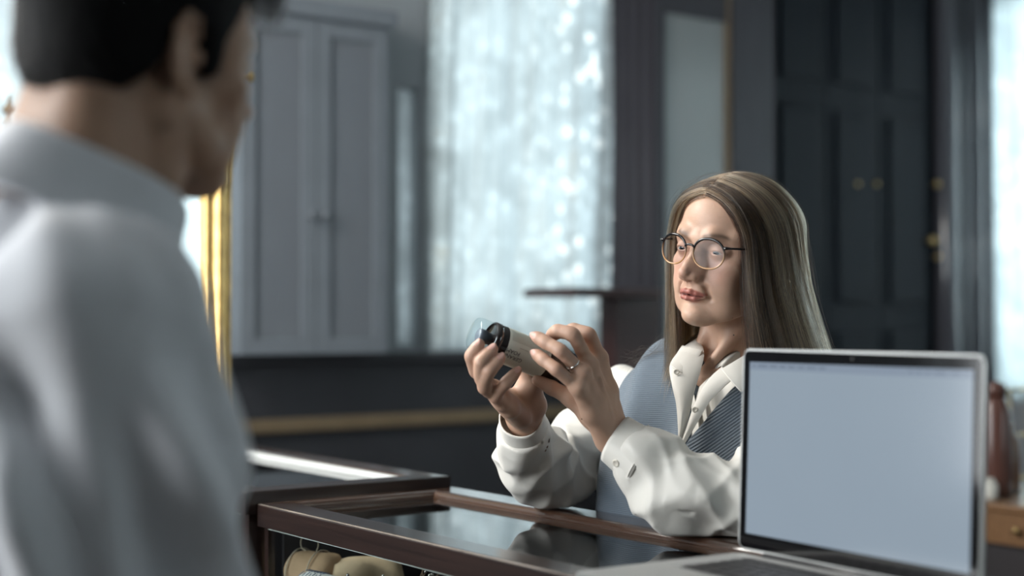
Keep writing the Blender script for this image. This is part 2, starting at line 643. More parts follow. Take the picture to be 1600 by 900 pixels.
M_sheer = sheer_mat('sheer_lace', (0.86, 0.93, 0.95), 0.3)
M_sheer_d = sheer_mat('dense_blue_sheer', (0.40, 0.52, 0.57), 2.9)
M_sheer_e = sheer_mat('glint_lace', (0.76, 0.84, 0.86), 1.7, True)


# ------------------------------------------------------------------ room shell
def wall_with_holes(name, axis, fixed, thick, a0, a1, z1, holes, m):
    """wall along AV (axis 'v') or AU (axis 'u') at coordinate fixed..fixed+thick, with rectangular holes (a0,a1,z0,z1)"""
    xs = sorted({a0, a1, *[h[0] for h in holes], *[h[1] for h in holes]})
    zs = sorted({0.0, z1, *[h[2] for h in holes], *[h[3] for h in holes]})
    bm = bmesh.new()
    for i in range(len(xs) - 1):
        for j in range(len(zs) - 1):
            cx, cz = (xs[i] + xs[i + 1]) / 2, (zs[j] + zs[j + 1]) / 2
            if any(h[0] < cx < h[1] and h[2] < cz < h[3] for h in holes): continue
            s = (xs[i + 1] - xs[i], thick, zs[j + 1] - zs[j])
            if axis == 'v': add_box(bm, (cx, fixed + thick / 2, cz), s)
            else: add_box(bm, (fixed + thick / 2, cx, cz), (thick, s[0], s[2]))
    bmesh.ops.remove_doubles(bm, verts=bm.verts, dist=1e-5)
    o = from_bm(name, bm, m)
    o.rotation_euler = (0, 0, ROOM_ROT)
    return tag(o, kind='structure')


tag(ubox('floor', (U_FRONT, U_BACK), (V_LEFT, V_RIGHT), (-0.1, 0), M_floor), kind='structure')
tag(ubox('ceiling', (U_FRONT, U_BACK), (V_LEFT, V_RIGHT), (Z_CEIL, Z_CEIL + 0.1), M_ceil), kind='structure')
WB = [(2.70, 3.515, 1.172, 2.75), (2.565, 2.645, 1.20, 2.09), (0.40, 1.86, 1.172, 2.75)]
WR = [(1.2, 3.99, 0.95, 2.8)]
wall_with_holes('wall_back', 'v', U_BACK, 0.2, V_LEFT, V_RIGHT + 0.2, Z_CEIL, WB, M_wall)
wall_with_holes('wall_right', 'u', V_RIGHT, 0.2, U_FRONT, U_BACK, Z_CEIL, WR, M_wall)
wall_with_holes('wall_left', 'u', V_LEFT - 0.2, 0.2, U_FRONT, U_BACK, Z_CEIL, [(1.5, 3.0, 0.95, 2.8)], M_wall)
wall_with_holes('wall_front', 'v', U_FRONT - 0.2, 0.2, V_LEFT, V_RIGHT, Z_CEIL, [(2.2, 4.6, 1.0, 2.8)], M_wall)


def ucurtain(name, u, v, z, parent, m, waves=9, amp=0.018, along='v', seed=0):
    """hanging sheer with soft vertical folds"""
    n, k = 150, 24
    a0, a1 = v if along == 'v' else u
    rr = np.random.default_rng(seed)
    t = np.linspace(0, 1, n); s = np.linspace(0, 1, k)
    T, S = np.meshgrid(t, s, indexing='ij')
    off = amp * np.sin(2 * PI * (waves * T + 0.35 * np.sin(5 * T + 1.5 * S))) * (0.6 + 0.4 * S)
    off += amp * 0.5 * np.sin(2 * PI * (waves * 2.3 * T + S))
    A = a0 + (a1 - a0) * T
    Z = z[0] + (z[1] - z[0]) * (1 - S)
    if along == 'v': P = [W(u + o, a, zz) for o, a, zz in zip(off.ravel(), A.ravel(), Z.ravel())]
    else: P = [W(a, v + o, zz) for o, a, zz in zip(off.ravel(), A.ravel(), Z.ravel())]
    i, j = np.meshgrid(np.arange(n - 1), np.arange(k - 1), indexing='ij')
    Q = np.stack([i * k + j, (i + 1) * k + j, (i + 1) * k + j + 1, i * k + j + 1], -1).reshape(-1, 4)
    return from_np(name, np.array(P), Q, m, parent)


def window(n, axis, h, fixed, m_frame, mull=1, rails=1, thick=0.2):
    a0, a1, z0, z1 = h
    fw = 0.045 if a1 - a0 > 0.3 else 0.006
    c = (fixed + thick / 2, (a0 + a1) / 2) if axis == 'v' else ((a0 + a1) / 2, fixed + thick / 2)
    w = tag(empty('window_%d' % n, W(c[0], c[1], z0), ROOM_ROT), kind='structure')

    def b(nm, a, zz, d, mm):
        if axis == 'v': return ubox(nm, (fixed + d[0], fixed + d[1]), a, zz, mm, w)
        return ubox(nm, a, (fixed + d[0], fixed + d[1]), zz, mm, w)
    b('window_frame', (a0, a0 + fw), (z0, z1), (0.06, 0.13), m_frame)
    b('window_frame', (a1 - fw, a1), (z0, z1), (0.06, 0.13), m_frame)
    b('window_frame', (a0 + fw, a1 - fw), (z0, z0 + fw), (0.06, 0.13), m_frame)
    b('window_frame', (a0 + fw, a1 - fw), (z1 - fw, z1), (0.06, 0.13), m_frame)
    xs = np.linspace(a0 + fw, a1 - fw, mull + 1); zs = np.linspace(z0 + fw, z1 - fw, rails + 1)
    for x in xs[1:-1]: b('mullion', (x - 0.012, x + 0.012), (z0 + fw, z1 - fw), (0.08, 0.115), m_frame)
    for i in range(mull):
        for j in range(rails):
            b('pane', (xs[i] + fw * 0.2, xs[i + 1] - fw * 0.2), (zs[j] + 0.003, zs[j + 1] - 0.003), (0.095, 0.100), M_glass)
    return w


M_frame_w = mat('window_frame_paint', (0.10, 0.105, 0.12), 0.5)
w1 = window(1, 'v', WB[0], U_BACK, M_frame_w, 2, 2)
w2 = window(2, 'v', WB[1], U_BACK, M_frame_w, 1, 1)
w3 = window(3, 'u', WR[0], V_RIGHT, M_frame_w, 3, 2)
w4 = window(4, 'u', (1.5, 3.0, 0.95, 2.8), V_LEFT - 0.2, M_frame_w, 2, 2)
w6 = window(6, 'v', WB[2], U_BACK, M_frame_w, 2, 2)
w5 = window(5, 'v', (2.2, 4.6, 1.0, 2.8), U_FRONT - 0.2, M_frame_w, 2, 2)

cu1 = ucurtain('lace_curtain', U_BACK - 0.02, (2.665, 3.50), (1.16, 2.80), None, M_sheer_e, 5, 0.016, 'v', 1)
tag(cu1, 'wide pale sheer lace curtain glowing with daylight across the middle window', 'curtain')
cu2 = ucurtain('lace_curtain', U_BACK + 0.035, (2.57, 2.64), (1.205, 2.085), None, M_sheer, 2, 0.004, 'v', 2)
tag(cu2, 'narrow pale strip of sheer curtain in the slit window beside the grey cabinet', 'curtain')
cu3 = ucurtain('lace_curtain', (1.2, 4.01), V_RIGHT - 0.02, (0.93, 2.85), None, M_sheer_d, 16, 0.014, 'u', 3)
tag(cu3, 'sheer bluish curtain at the window beside the dark cupboard', 'curtain')

cu4 = ucurtain('lace_curtain', U_BACK - 0.02, (0.38, 1.862), (1.16, 2.80), None, M_sheer, 8, 0.016, 'v', 4)
tag(cu4, 'pale sheer curtain glowing at the window behind the bronze balance', 'curtain')
cu5 = ucurtain('lace_curtain', U_FRONT + 0.02, (2.15, 4.65), (0.95, 2.85), None, M_sheer, 22, 0.012, 'v', 5)
tag(cu5, 'sheer curtain at the window opposite the gilt mirror', 'curtain')

# wainscot, gilt rail and cornice along the back wall
ws = ubox('trim_1', (U_BACK - 0.03, U_BACK), (V_LEFT, 3.52), (0.0, 1.165), M_wains); tag(ws, kind='structure')
ws = ubox('trim_2', (U_BACK - 0.07, U_BACK - 0.03), (V_LEFT, 3.52), (1.150, 1.185), M_wains, bev=0.008); tag(ws, kind='structure')
gr = ubox('trim_3', (U_BACK - 0.055, U_BACK - 0.03), (V_LEFT, 3.50), (0.935, 0.980), M_dull, bev=0.008); tag(gr, kind='structure')
# ------------------------------------------------------------------ grey shelf cabinet at the left of the back wall
M_greyin = mat('grey_cabinet_back', (0.33, 0.355, 0.385), 0.55, noise=0.1, nscale=5)
gc = uthing('shelf_cabinet', 3.9, 2.2, 1.185, 'tall hazy grey glazed cabinet on the back wall behind the gilt mirror', 'cabinet')
u0, u1, v0, v1, z0, z1 = 3.965, U_BACK, 1.90, 2.42, 1.187, 2.24
ubox('back_panel', (u1 - 0.03, u1 - 0.01), (v0, v1), (z0, z1), M_greyin, gc)
ubox('side_panel', (u0, u1 - 0.03), (v0, v0 + 0.03), (z0, z1), M_grey, gc)
ubox('side_panel', (u0, u1 - 0.03), (v1 - 0.03, v1), (z0, z1), M_grey, gc)
ubox('bottom_panel', (u0, u1 - 0.03), (v0 + 0.03, v1 - 0.03), (z0, z0 + 0.03), M_grey, gc)
ubox('top_panel', (u0, u1 - 0.03), (v0 + 0.03, v1 - 0.03), (z1 - 0.03, z1), M_grey, gc)
cn = ubox('cornice', (u0 - 0.05, u1 - 0.01), (v0 - 0.02, v1 + 0.03), (z1 + 0.001, z1 + 0.06), M_grey, gc, 0.012)
SHELF_Z = [1.48, 1.79]
for z in SHELF_Z:
    ubox('shelf', (u0 + 0.03, u1 - 0.032), (v0 + 0.031, v1 - 0.031), (z - 0.02, z), M_grey, gc)
# two glazed doors
M_painted_haze = glass_mat('painted_haze_glass', (0.86, 0.89, 0.92), 0.15, 1.6, 1.4)
_nt = M_painted_haze.node_tree                             # grey diffuse film paints haze and reflected light over the panes
_o = [n for n in _nt.nodes if n.type == 'OUTPUT_MATERIAL'][0]; _s = _o.inputs[0].links[0].from_socket
_d = N(_nt, 'ShaderNodeBsdfDiffuse'); _d.inputs[0].default_value = (0.28, 0.305, 0.335, 1)
_m = N(_nt, 'ShaderNodeMixShader'); _m.inputs[0].default_value = 0.5
_nt.links.new(_s, _m.inputs[1]); _nt.links.new(_d.outputs[0], _m.inputs[2]); _nt.links.new(_m.outputs[0], _o.inputs[0])
for a, b in ((v0, 2.16), (2.16, v1)):
    d = ubox('door', (u0 - 0.028, u0 - 0.002), (a + 0.002, a + 0.05), (z0, z1), M_grey, gc)
    ubox('stile', (u0 - 0.028, u0 - 0.002), (b - 0.05, b - 0.002), (z0, z1), M_grey, d)
    ubox('rail', (u0 - 0.028, u0 - 0.002), (a + 0.05, b - 0.05), (z0, z0 + 0.05), M_grey, d)
    ubox('rail', (u0 - 0.028, u0 - 0.002), (a + 0.05, b - 0.05), (z1 - 0.05, z1), M_grey, d)
    ubox('pane', (u0 - 0.018, u0 - 0.013), (a + 0.05, b - 0.05), (z0 + 0.05, z1 - 0.05), M_painted_haze, d)
    k = lathe('knob', [(0.0, 0.0), (0.006, 0), (0.006, 0.012), (0.013, 0.018), (0.012, 0.026), (0.0, 0.03)], M_grey, d, 16)
    k.location = W(u0 - 0.028, (b - 0.025) if b < v1 else a + 0.025, 1.62)
    k.rotation_euler = Vector(-AU).to_track_quat('Z', 'Y').to_euler()

# jars and boxes on its shelves
M_jar = mat('pale_ceramic', (0.62, 0.61, 0.55), 0.35)
M_amber = mat('brown_bottle', (0.16, 0.075, 0.04), 0.2)
M_card = mat('dull_brown_card', (0.26, 0.20, 0.16), 0.8)
M_cream = mat('cream_card', (0.55, 0.53, 0.48), 0.8)


def jar(u, v, z, r, h, m, label, name='jar', cat='jar', group=None, lidm=None):
    j = lathe(name, [(0.0, 0), (r * 0.96, 0), (r, 0.006), (r, h * 0.72), (r * 0.72, h * 0.82), (r * 0.6, h * 0.86), (0, h * 0.86)], m, None, 24)
    j.location = W(u, v, z)
    tag(j, label, cat, group)
    ld = lathe('lid', [(0.0, 0), (r * 0.68, 0), (r * 0.68, h * 0.10), (r * 0.3, h * 0.13), (0, h * 0.14)], lidm or m, None, 20)
    adopt(ld, j)
    ld.location = W(u, v, z + h * 0.862)
    return j


jar(4.03, 2.33, 1.792, 0.034, 0.19, M_jar, 'taller pale jar on the upper shelf of the grey cabinet', group='jars in the grey cabinet')
jar(4.03, 2.24, 1.792, 0.032, 0.14, M_jar, 'shorter pale jar on the upper shelf of the grey cabinet', group='jars in the grey cabinet')
jar(4.03, 2.04, 1.482, 0.035, 0.14, M_jar, 'pale round jar on the lower shelf of the grey cabinet', group='jars in the grey cabinet')
tag(ubox('box', (4.0, 4.06), (2.19, 2.37), (1.481, 1.60), M_card, bev=0.004), 'dull brown box on the lower shelf of the grey cabinet', 'box')
tag(ubox('box', (4.0, 4.06), (2.2, 2.37), (1.218, 1.36), M_card, bev=0.004), 'dull brown box on the bottom of the grey cabinet', 'box')
tag(ubox('box', (4.0, 4.06), (1.96, 2.12), (1.218, 1.29), M_cream, bev=0.004), 'flat cream box on the bottom of the grey cabinet', 'box')

# ------------------------------------------------------------------ dark built-in cupboard at the right of the back wall
dc = uthing('dark_cupboard', 3.7, 4.7, 0.0, 'tall dark blue-black cupboard with a glass door behind the woman', 'cupboard')
cf = 3.86                                               # front plane
ubox('carcass', (cf + 0.03, U_BACK - 0.002), (4.20, 5.555), (0.0, 3.0), M_dark, dc)
ubox('plinth', (cf - 0.02, cf + 0.03), (3.56, 5.555), (0.0, 0.12), M_dark, dc)


def vline(x):                                           # v on the front plane seen at column x
    X = (x - 800) / FPX
    return cf / (-math.sin(CU) * X + math.cos(CU)) * (math.cos(CU) * X + math.sin(CU))


vA, vB, vC, vD, vE, vF = [vline(x) for x in (957, 1030, 1137, 1202, 1452, 1540)]
vB = vline(1029)
ubox('side_panel', (cf - 0.02, U_BACK - 0.002), (vB - 0.03, vB), (0.0, 3.0), M_pil, dc)
for i in range(4):                                      # reeds down the side
    uu = cf - 0.01 + (U_BACK - cf) * (i + 0.5) / 4
    tube('reed', [W(uu, vB - 0.028, 0.3), W(uu, vB - 0.028, 2.9)], 0.020, M_pil, dc, 10)
# glass door between pilaster and stile
ubox('back_panel', (U_BACK - 0.03, U_BACK - 0.002), (vB, 4.20), (0.12, 3.0), mat('cupboard_inside', (0.20, 0.215, 0.235), 0.6), dc)
d = ubox('door', (cf - 0.02, cf + 0.01), (vB, vB + 0.015), (0.12, 3.0), M_pil, dc)
ubox('rail', (cf - 0.02, cf + 0.01), (vB + 0.015, vC - 0.02), (0.12, 1.02), M_pil, d)
ubox('rail', (cf - 0.02, cf + 0.01), (vB + 0.015, vC - 0.02), (2.43, 3.0), M_pil, d)
ubox('stile', (cf - 0.02, cf + 0.01), (vC - 0.02, vC), (0.12, 3.0), M_dull, d)
M_painted_refl = M_painted_haze.copy(); M_painted_refl.name = 'painted_reflection_glass'  # paler film puts the pane's reflections into its colour
for _n in M_painted_refl.node_tree.nodes:
    if _n.type == 'BSDF_DIFFUSE': _n.inputs[0].default_value = (0.44, 0.46, 0.46, 1)
ubox('pane', (cf - 0.008, cf - 0.003), (vB + 0.015, vC - 0.02), (1.02, 2.43), M_painted_refl, d)
for z in (1.30, 1.62, 1.98):
    ubox('shelf', (cf + 0.06, U_BACK - 0.032), (vB + 0.021, 4.19), (z - 0.02, z), M_grey, dc)
ubox('stile', (cf - 0.03, cf + 0.03), (vC, vD), (0.12, 3.0), M_pil, dc)
# dark panelled doors
n = 3
ed = np.linspace(vD, vE, n + 1)
for i in range(n):
    a, b = ed[i] + 0.004, ed[i + 1] - 0.004
    d = ubox('door', (cf - 0.005, cf + 0.028), (a, b), (0.125, 2.95), M_dark, dc)
    for (p, q) in ((0.22, 1.25), (1.36, 2.15), (2.26, 2.85)):
        ubox('panel', (cf - 0.018, cf - 0.005), (a + 0.05, b - 0.05), (p, q), M_dark, d, 0.010)
for (x, y, r, nm) in ((1448, 377, 0.020, 'knob'), (1458, 289, 0.016, 'hinge'), (1459, 402, 0.014, 'hinge'), (1336, 288, 0.010, 'hinge'), (1366, 288, 0.010, 'hinge')):
    v = vline(x); dd = cf / (-math.sin(CU) * (x - 800) / FPX + math.cos(CU))
    z = CAM[2] + (500 - y) / FPX * dd
    k = lathe(nm, [(0.0, 0.0), (r * .5, 0), (r * .5, r * .8), (r, r * 1.2), (r * .85, r * 1.9), (0.0, r * 2.2)], M_brass, dc, 16)
    k.location = W(cf - 0.004, v, z)
    k.rotation_euler = Vector(-AU).to_track_quat('Z', 'Y').to_euler()
# glossy rounded columns at the cupboard's right end
M_sheen = mat('polished_dark_wood', (0.07, 0.072, 0.085), 0.22, coat=0.6)
for x, r in ((1474, 0.055), (1500, 0.03), (1518, 0.04), (1538, 0.03)):
    v = vline(x)
    tube('column', [W(cf - 0.02, v, 0.12), W(cf - 0.02, v, 3.0)], r, M_sheen, dc, 20)

# jar behind the cupboard's glass
M_gilt2 = mat('yellowed_porcelain', (0.55, 0.50, 0.38), 0.25)
jar(3.995, 3.98, 1.982, 0.062, 0.30, M_gilt2, 'big yellowed porcelain jar behind the glass door of the dark cupboard')

# narrow ledge in front of the window
M_redw = wood_mat('red_brown_wood', (0.035, 0.018, 0.018), (0.07, 0.036, 0.034), 0.35, 0.2)
lg = uthing('side_shelf', 3.5, 3.2, 0.0, 'dark red-brown wooden stand with a thin flat top in front of the middle window', 'stand')
e0, e1 = 3.40, 3.66


def vat(x, u):
    X = (x - 800) / FPX
    return u / (-math.sin(CU) * X + math.cos(CU)) * (math.cos(CU) * X + math.sin(CU))


zt = CAM[2] + (500 - 452) / FPX * 4.6
ubox('top', (e0, e1), (vat(897, 3.4), vat(1040, 3.4)), (zt - 0.028, zt), M_redw, lg, 0.006)
ubox('post', (3.50, 3.58), (vat(962, 3.5), vat(1030, 3.5)), (0.04, zt - 0.028), M_redw, lg)
ubox('foot', (3.42, 3.66), (vat(950, 3.5), vat(1040, 3.5)), (0, 0.04), M_redw, lg, 0.006)

# ------------------------------------------------------------------ garden beyond the window: leaves catching the light
M_leaf = mat('sunlit_leaf', (0.55, 0.60, 0.30), 0.4)
M_bark = mat('bark', (0.12, 0.10, 0.08), 0.9)
tag(ubox('ground', (U_BACK + 0.2, U_BACK + 6), (-2, 9), (-0.2, -0.1), mat('paving_outside', (0.4, 0.4, 0.38), 0.9)), kind='structure')

# ------------------------------------------------------------------ low sideboard behind the laptop with bottles
M_tan = wood_mat('tan_wood', (0.13, 0.065, 0.03), (0.24, 0.13, 0.06), 0.4, 0.1)
sbp = at(1585, 776, 3.7)
su, sv = sbp @ AU, sbp @ AV
sb = uthing('sideboard', su, sv, 0.0, 'brown wooden sideboard with a pale top drawer behind the laptop', 'sideboard')
zt = sbp[2]
ubox('carcass', (su - 0.25, su + 0.55), (sv - 0.14, sv + 0.26), (0.0, zt - 0.10), mat('sideboard_dark', (0.03, 0.026, 0.028), 0.5), sb)
ubox('top', (su - 0.27, su + 0.57), (sv - 0.16, sv + 0.28), (zt - 0.02, zt), M_tan, sb, 0.005)
for i in range(3):
    a = su - 0.25 + i * 0.267
    dr = ubox('drawer', (a + 0.006, a + 0.261), (sv - 0.155, sv + 0.24), (zt - 0.10, zt - 0.022), M_tan, sb)
    k = lathe('knob', [(0, 0), (0.005, 0), (0.005, 0.01), (0.011, 0.016), (0, 0.022)], M_brass, dr, 14)
    k.location = W(a + 0.133, sv - 0.155, zt - 0.06)
    k.rotation_euler = Vector(-AV).to_track_quat('Z', 'Y').to_euler()


def on_sb(x, dy=0.0):
    """a point on the sideboard's top seen at column x"""
    p = at(x, 776, 3.7 + dy)
    return p @ AU, p @ AV


M_red = mat('brown_glass_bottle', (0.10, 0.045, 0.035), 0.25)
for (x, dy, r, h, m, lab) in ((1556, 0.02, 0.042, 0.30, M_red, 'tall dark brown bottle on the sideboard'),
                              (1544, 0.10, 0.030, 0.22, M_red, 'slim brown bottle behind the tall one on the sideboard'),
                              (1545, -0.06, 0.022, 0.055, M_jar, 'tiny pale jar at the front of the sideboard'),
                              (1573, 0.12, 0.035, 0.19, M_amber, 'squat brown bottle at the back of the sideboard')):
    a, b = on_sb(x, dy)
    jar(a, b, zt + 0.001, r, h, m, lab, 'bottle' if h > 0.1 else 'jar', 'bottle' if h > 0.1 else 'jar', 'bottles on the sideboard')
a, b = on_sb(1594, 0.26)
rk = uthing('bottle_rack', a, b, zt, 'thin brass rack standing on the sideboard', 'rack')
for dx in (-0.045, 0.045):
    tube('post', [W(a, b + dx, zt + 0.001), W(a, b + dx, zt + 0.27)], 0.005, M_brass, rk, 8)
for h in (0.02, 0.14, 0.265):
    tube('bar', [W(a, b - 0.09, zt + h), W(a, b + 0.09, zt + h)], 0.005, M_brass, rk, 8)
# ------------------------------------------------------------------ the counter: two glass-topped display cases
def sweep_bar(name, p0, p1, inward, normal, prof, m, parent=None, mitre=(1, 1)):
    """profile (w inward, h along normal) swept from p0 to p1, ends cut on the mitre"""
    p0, p1, inward, normal = [np.asarray(a, float) for a in (p0, p1, inward, normal)]
    d = (p1 - p0) / np.linalg.norm(p1 - p0)
    bm = bmesh.new()
    A = [bm.verts.new(p0 + inward * w + normal * h + d * w * mitre[0]) for w, h in prof]
    B = [bm.verts.new(p1 + inward * w + normal * h - d * w * mitre[1]) for w, h in prof]
    n = len(prof)
    for i in range(n):
        bm.faces.new((A[i], A[(i + 1) % n], B[(i + 1) % n], B[i]))
    bm.faces.new(A[::-1]); bm.faces.new(B)
    bmesh.ops.recalc_face_normals(bm, faces=bm.faces)
    o = from_bm(name, bm, m, None)
    # put the object's own axes along the bar so that the grain follows it
    x = Vector(d); z = Vector(normal); y = z.cross(x)
    M = Matrix.Translation(Vector(p0)) @ Matrix((x, y, z)).transposed().to_4x4()
    o.data.transform(M.inverted())
    o.matrix_basis = M
    if parent: adopt(o, parent)
    return o


ZT = 1.0
M_rail = wood_mat('dark_mahogany', (0.010, 0.0058, 0.0052), (0.026, 0.0140, 0.0115), 0.30, 0.4, (2, 55, 55))
M_railb = wood_mat('paler_mahogany', (0.030, 0.016, 0.011), (0.085, 0.044, 0.027), 0.22, 0.9, (2, 55, 55))  # paler rail wood for the rear and end rails
M_casein = mat('black_case_lining', (0.012, 0.011, 0.012), 0.7)
M_topglass = glass_mat('counter_glass', (0.90, 0.93, 0.93), 0.0, 1.55, 1.25)
M_edge = mat('glass_edge', (0.55, 0.65, 0.60), 0.15)

PROF_F = [(0, -0.036), (0, -0.0036), (0.0012, -0.0012), (0.0036, 0), (0.048, 0), (0.0495, -0.0004), (0.0505, -0.002), (0.0505, -0.020), (0.018, -0.036)]
q = [(0.052 + 0.012 * math.sin(a), -0.010 + 0.010 * math.cos(a)) for a in np.linspace(0, PI / 2, 6)]
PROF_R = [(0, -0.036), (0, -0.003), (0.001, -0.0008), (0.003, 0)] + q + [(0.066, -0.011), (0.0665, -0.020), (0.018, -0.036)]


def display_case(zt, u0, u1, v0, v1, label, frontglass=True, narrow=False):
    c = uthing('display_case', (u0 + u1) / 2, (v0 + v1) / 2, 0.0, label, 'display case', 'glass topped counter cases')
    up = (0, 0, 1)
    k = 0.5 if narrow else 1.0                              # the near case has a narrow end rail against its neighbour
    sweep_bar('rail', W(u1, v0, zt), W(u0, v0, zt), AV, up, PROF_F, M_rail, c, (k * 1.3 if narrow else 1, 1))
    sweep_bar('rail', W(u1, v1, zt), W(u0, v1, zt), -AV, up, PROF_R, M_railb, c, (k, 1))
    sweep_bar('rail', W(u1, v0, zt), W(u1, v1, zt), -AU, up, [(w * k, h) for w, h in PROF_R], M_railb, c, (1 / k, 1 / k))
    tube('edge_highlight', [W(u1 - 0.002, v0 + 0.0014, zt - 0.0014), W(u0 + 0.002, v0 + 0.0014, zt - 0.0014)], 0.0013, M_edge_hl, c, 8)  # pale tube paints a highlight along the front edge
    sweep_bar('rail', W(u0, v0, zt), W(u0, v1, zt), AU, up, PROF_R, M_rail, c)
    ubox('top_glass', (u0 + 0.055, u1 - (0.026 if narrow else 0.055)), (v0 + 0.045, v1 - 0.055), (zt - 0.019, zt - 0.012), M_topglass, c)
    # body below: corner posts, back, floor, plinth, front pane
    zb = zt - 0.30
    eo, pw = (0.002, 0.012) if narrow else (0.012, 0.03)    # end posts: thin on the near case
    for (a, b, w_) in ((u0 + 0.012, v0 + 0.012, 0.03), (u0 + 0.012, v1 - 0.042, 0.03), (u1 - eo - pw, v0 + 0.012, pw), (u1 - eo - pw, v1 - 0.042, pw)):
        ubox('post', (a, a + w_), (b, b + 0.03 if not narrow else b + pw), (zb, zt - 0.036), M_rail, c)
    ue = u1 - eo - pw - 0.001
    ubox('back_panel', (u0 + 0.043, ue), (v1 - 0.03, v1 - 0.014), (zb, zt - 0.036), M_casein, c)
    ubox('end_panel', (u1 - eo - 0.008, u1 - eo), (v0 + 0.043, v1 - 0.043), (zb, zt - 0.036), M_casein, c)
    ubox('end_panel', (u0 + 0.014, u0 + 0.03), (v0 + 0.043, v1 - 0.043), (zb, zt - 0.036), M_casein, c)
    ubox('inner_shelf', (u0 + 0.043, ue), (v0 + 0.043, v1 - 0.031), (zb, zb + 0.153), M_casein, c)
    ubox('base', (u0 + 0.01, u1 - 0.01), (v0 + 0.01, v1 - 0.01), (0.0, zb - 0.001), M_rail, c)
    if frontglass:
        g = ubox('front_glass', (u0 + 0.043, ue), (v0 + 0.012, v0 + 0.017), (zb + 0.002, zt - 0.041), M_topglass, c)
        ubox('polished_edge', (u0 + 0.043, ue), (v0 + 0.0115, v0 + 0.0175), (zt - 0.0408, zt - 0.0385), M_edge, g)
    return c


M_edge_hl = mat('painted_edge_highlight', (0.34, 0.29, 0.25), 0.22, coat=0.5, noise=0.6, nscale=9)  # pale gloss painted in for the front rail's edge highlight
C1 = display_case(ZT, 0.35, 2.072, 1.032, 1.412, 'near glass-topped mahogany display case under the laptop', True, True)
# bar across the case, under the laptop
sweep_bar('rail', W(1.13, 1.09, ZT - 0.0005), W(1.13, 1.348, ZT - 0.0005), AU, (0, 0, 1), [(0, -0.02), (0, 0), (0.05, 0), (0.05, -0.02)], M_rail, C1, (0, 0))
C2 = display_case(ZT + 0.019, 2.074, 3.95, 1.012, 1.406, 'far glass-topped display case, its frame slightly higher than the near one', True)
ubox('reflection_strip', (2.135, 3.88), (1.3325, 1.3385), (ZT + 0.0075, ZT + 0.0175), mat('painted_reflection', (0.72, 0.74, 0.72), 0.3), C2)  # pale strip painted in for the window's reflection on the inner rail
ZT2 = ZT + 0.019

# ------------------------------------------------------------------ things inside the near case (its shelf is at ZS)
ZS = ZT - 0.30 + 0.1535
M_kraft = mat('kraft_paper', (0.42, 0.27, 0.15), 0.8, noise=0.25, nscale=12, bump=0.5, bscale=90)
M_kraft2 = mat('kraft_paper_pale', (0.50, 0.37, 0.23), 0.75, noise=0.25, nscale=14, bump=0.5, bscale=90)
M_string = mat('string', (0.42, 0.36, 0.27), 0.9)
M_print = mat('printed_paper', (0.62, 0.62, 0.58), 0.75, noise=0.08, nscale=10)
M_ink = mat('blue_ink', (0.16, 0.20, 0.30), 0.7)
M_silver = mat('tarnished_silver', (0.50, 0.48, 0.45), 0.25, 1.0, noise=0.4, nscale=60)
M_stem = mat('dry_stems', (0.16, 0.10, 0.06), 0.8)


def parcel(name, c, axis, r, L, m, label, cat, seed, twist=0.0, bumps=0.08):
    """soft rolled parcel lying on the case floor; c = centre, axis = unit direction"""
    n, k = 36, 15
    rr = np.random.default_rng(seed)
    axis = np.asarray(axis, float); axis /= np.linalg.norm(axis)
    up = np.array([0, 0, 1.0]); sd = np.cross(up, axis)
    V = []
    ph = rr.uniform(0, 6.28, 4)
    for i in range(k):
        t = i / (k - 1)
        sx = (t - 0.5) * L
        pr = min(1.0, (1 - abs(2 * t - 1) ** 7) ** 0.5 + 0.0)
        for j in range(n):
            a = 2 * PI * j / n
            q = r * (0.06 + 0.94 * pr) * (1 + bumps * (math.sin(3 * a + ph[0] + 4 * t) * 0.4 + math.sin(7 * a + ph[1] - 9 * t) * 0.25 + 0.3 * math.sin(11 * t + ph[2])))
            z = q * math.sin(a)
            z = max(z, -0.82 * r)
            V.append(c + axis * sx + sd * q * math.cos(a) + up * z)
    Q = [(i * n + j, i * n + (j + 1) % n, (i + 1) * n + (j + 1) % n, (i + 1) * n + j) for i in range(k - 1) for j in range(n)]
    o = from_np(name, np.array(V), np.array(Q), m)
    return tag(o, label, cat)


def on_shelf(x, y, dz):
    """the point seen at pixel (x, y) at height dz above the case's shelf"""
    r = FW + (x - 800) / FPX * np.array([1.0, 0, 0]) + (450 - y) / FPX * UPV
    return CAM + r * ((ZS + dz) - CAM[2]) / r[2]


ax1 = -0.62 * AU + 0.25 * AV
pc = W(2.016, 1.106, ZS + 0.034)
p1 = parcel('paper_parcel', pc, ax1, 0.035, 0.098, M_kraft, 'brown paper parcel tied with string inside the near case', 'parcel', 3)
a = np.linspace(0, 2 * PI, 40)
axn = ax1 / np.linalg.norm(ax1); sdn = np.cross([0, 0, 1.0], axn)
for off in (-0.030, 0.012):
    ring = [pc + axn * off + sdn * 0.038 * math.cos(t) + np.array([0, 0, max(0.0385 * math.sin(t), -0.0305)]) for t in a]
    tube('string', ring[:-1], 0.0011, M_string, p1, 6, closed=True)
lp = [pc + axn * -0.018 + np.array([0, 0, 0.036])]
for t in np.linspace(-0.2, 1.2, 16):
    lp.append(pc + axn * (-0.012 + 0.020 * math.cos(PI * (1 - t)) * 0.9) + np.array([0, 0, 0.047 + 0.016 * math.sin(PI * t)]))
lp.append(pc + axn * 0.004 + np.array([0, 0, 0.036]))
tube('string_loop', spline(lp, 40), 0.0010, M_string, p1, 6)

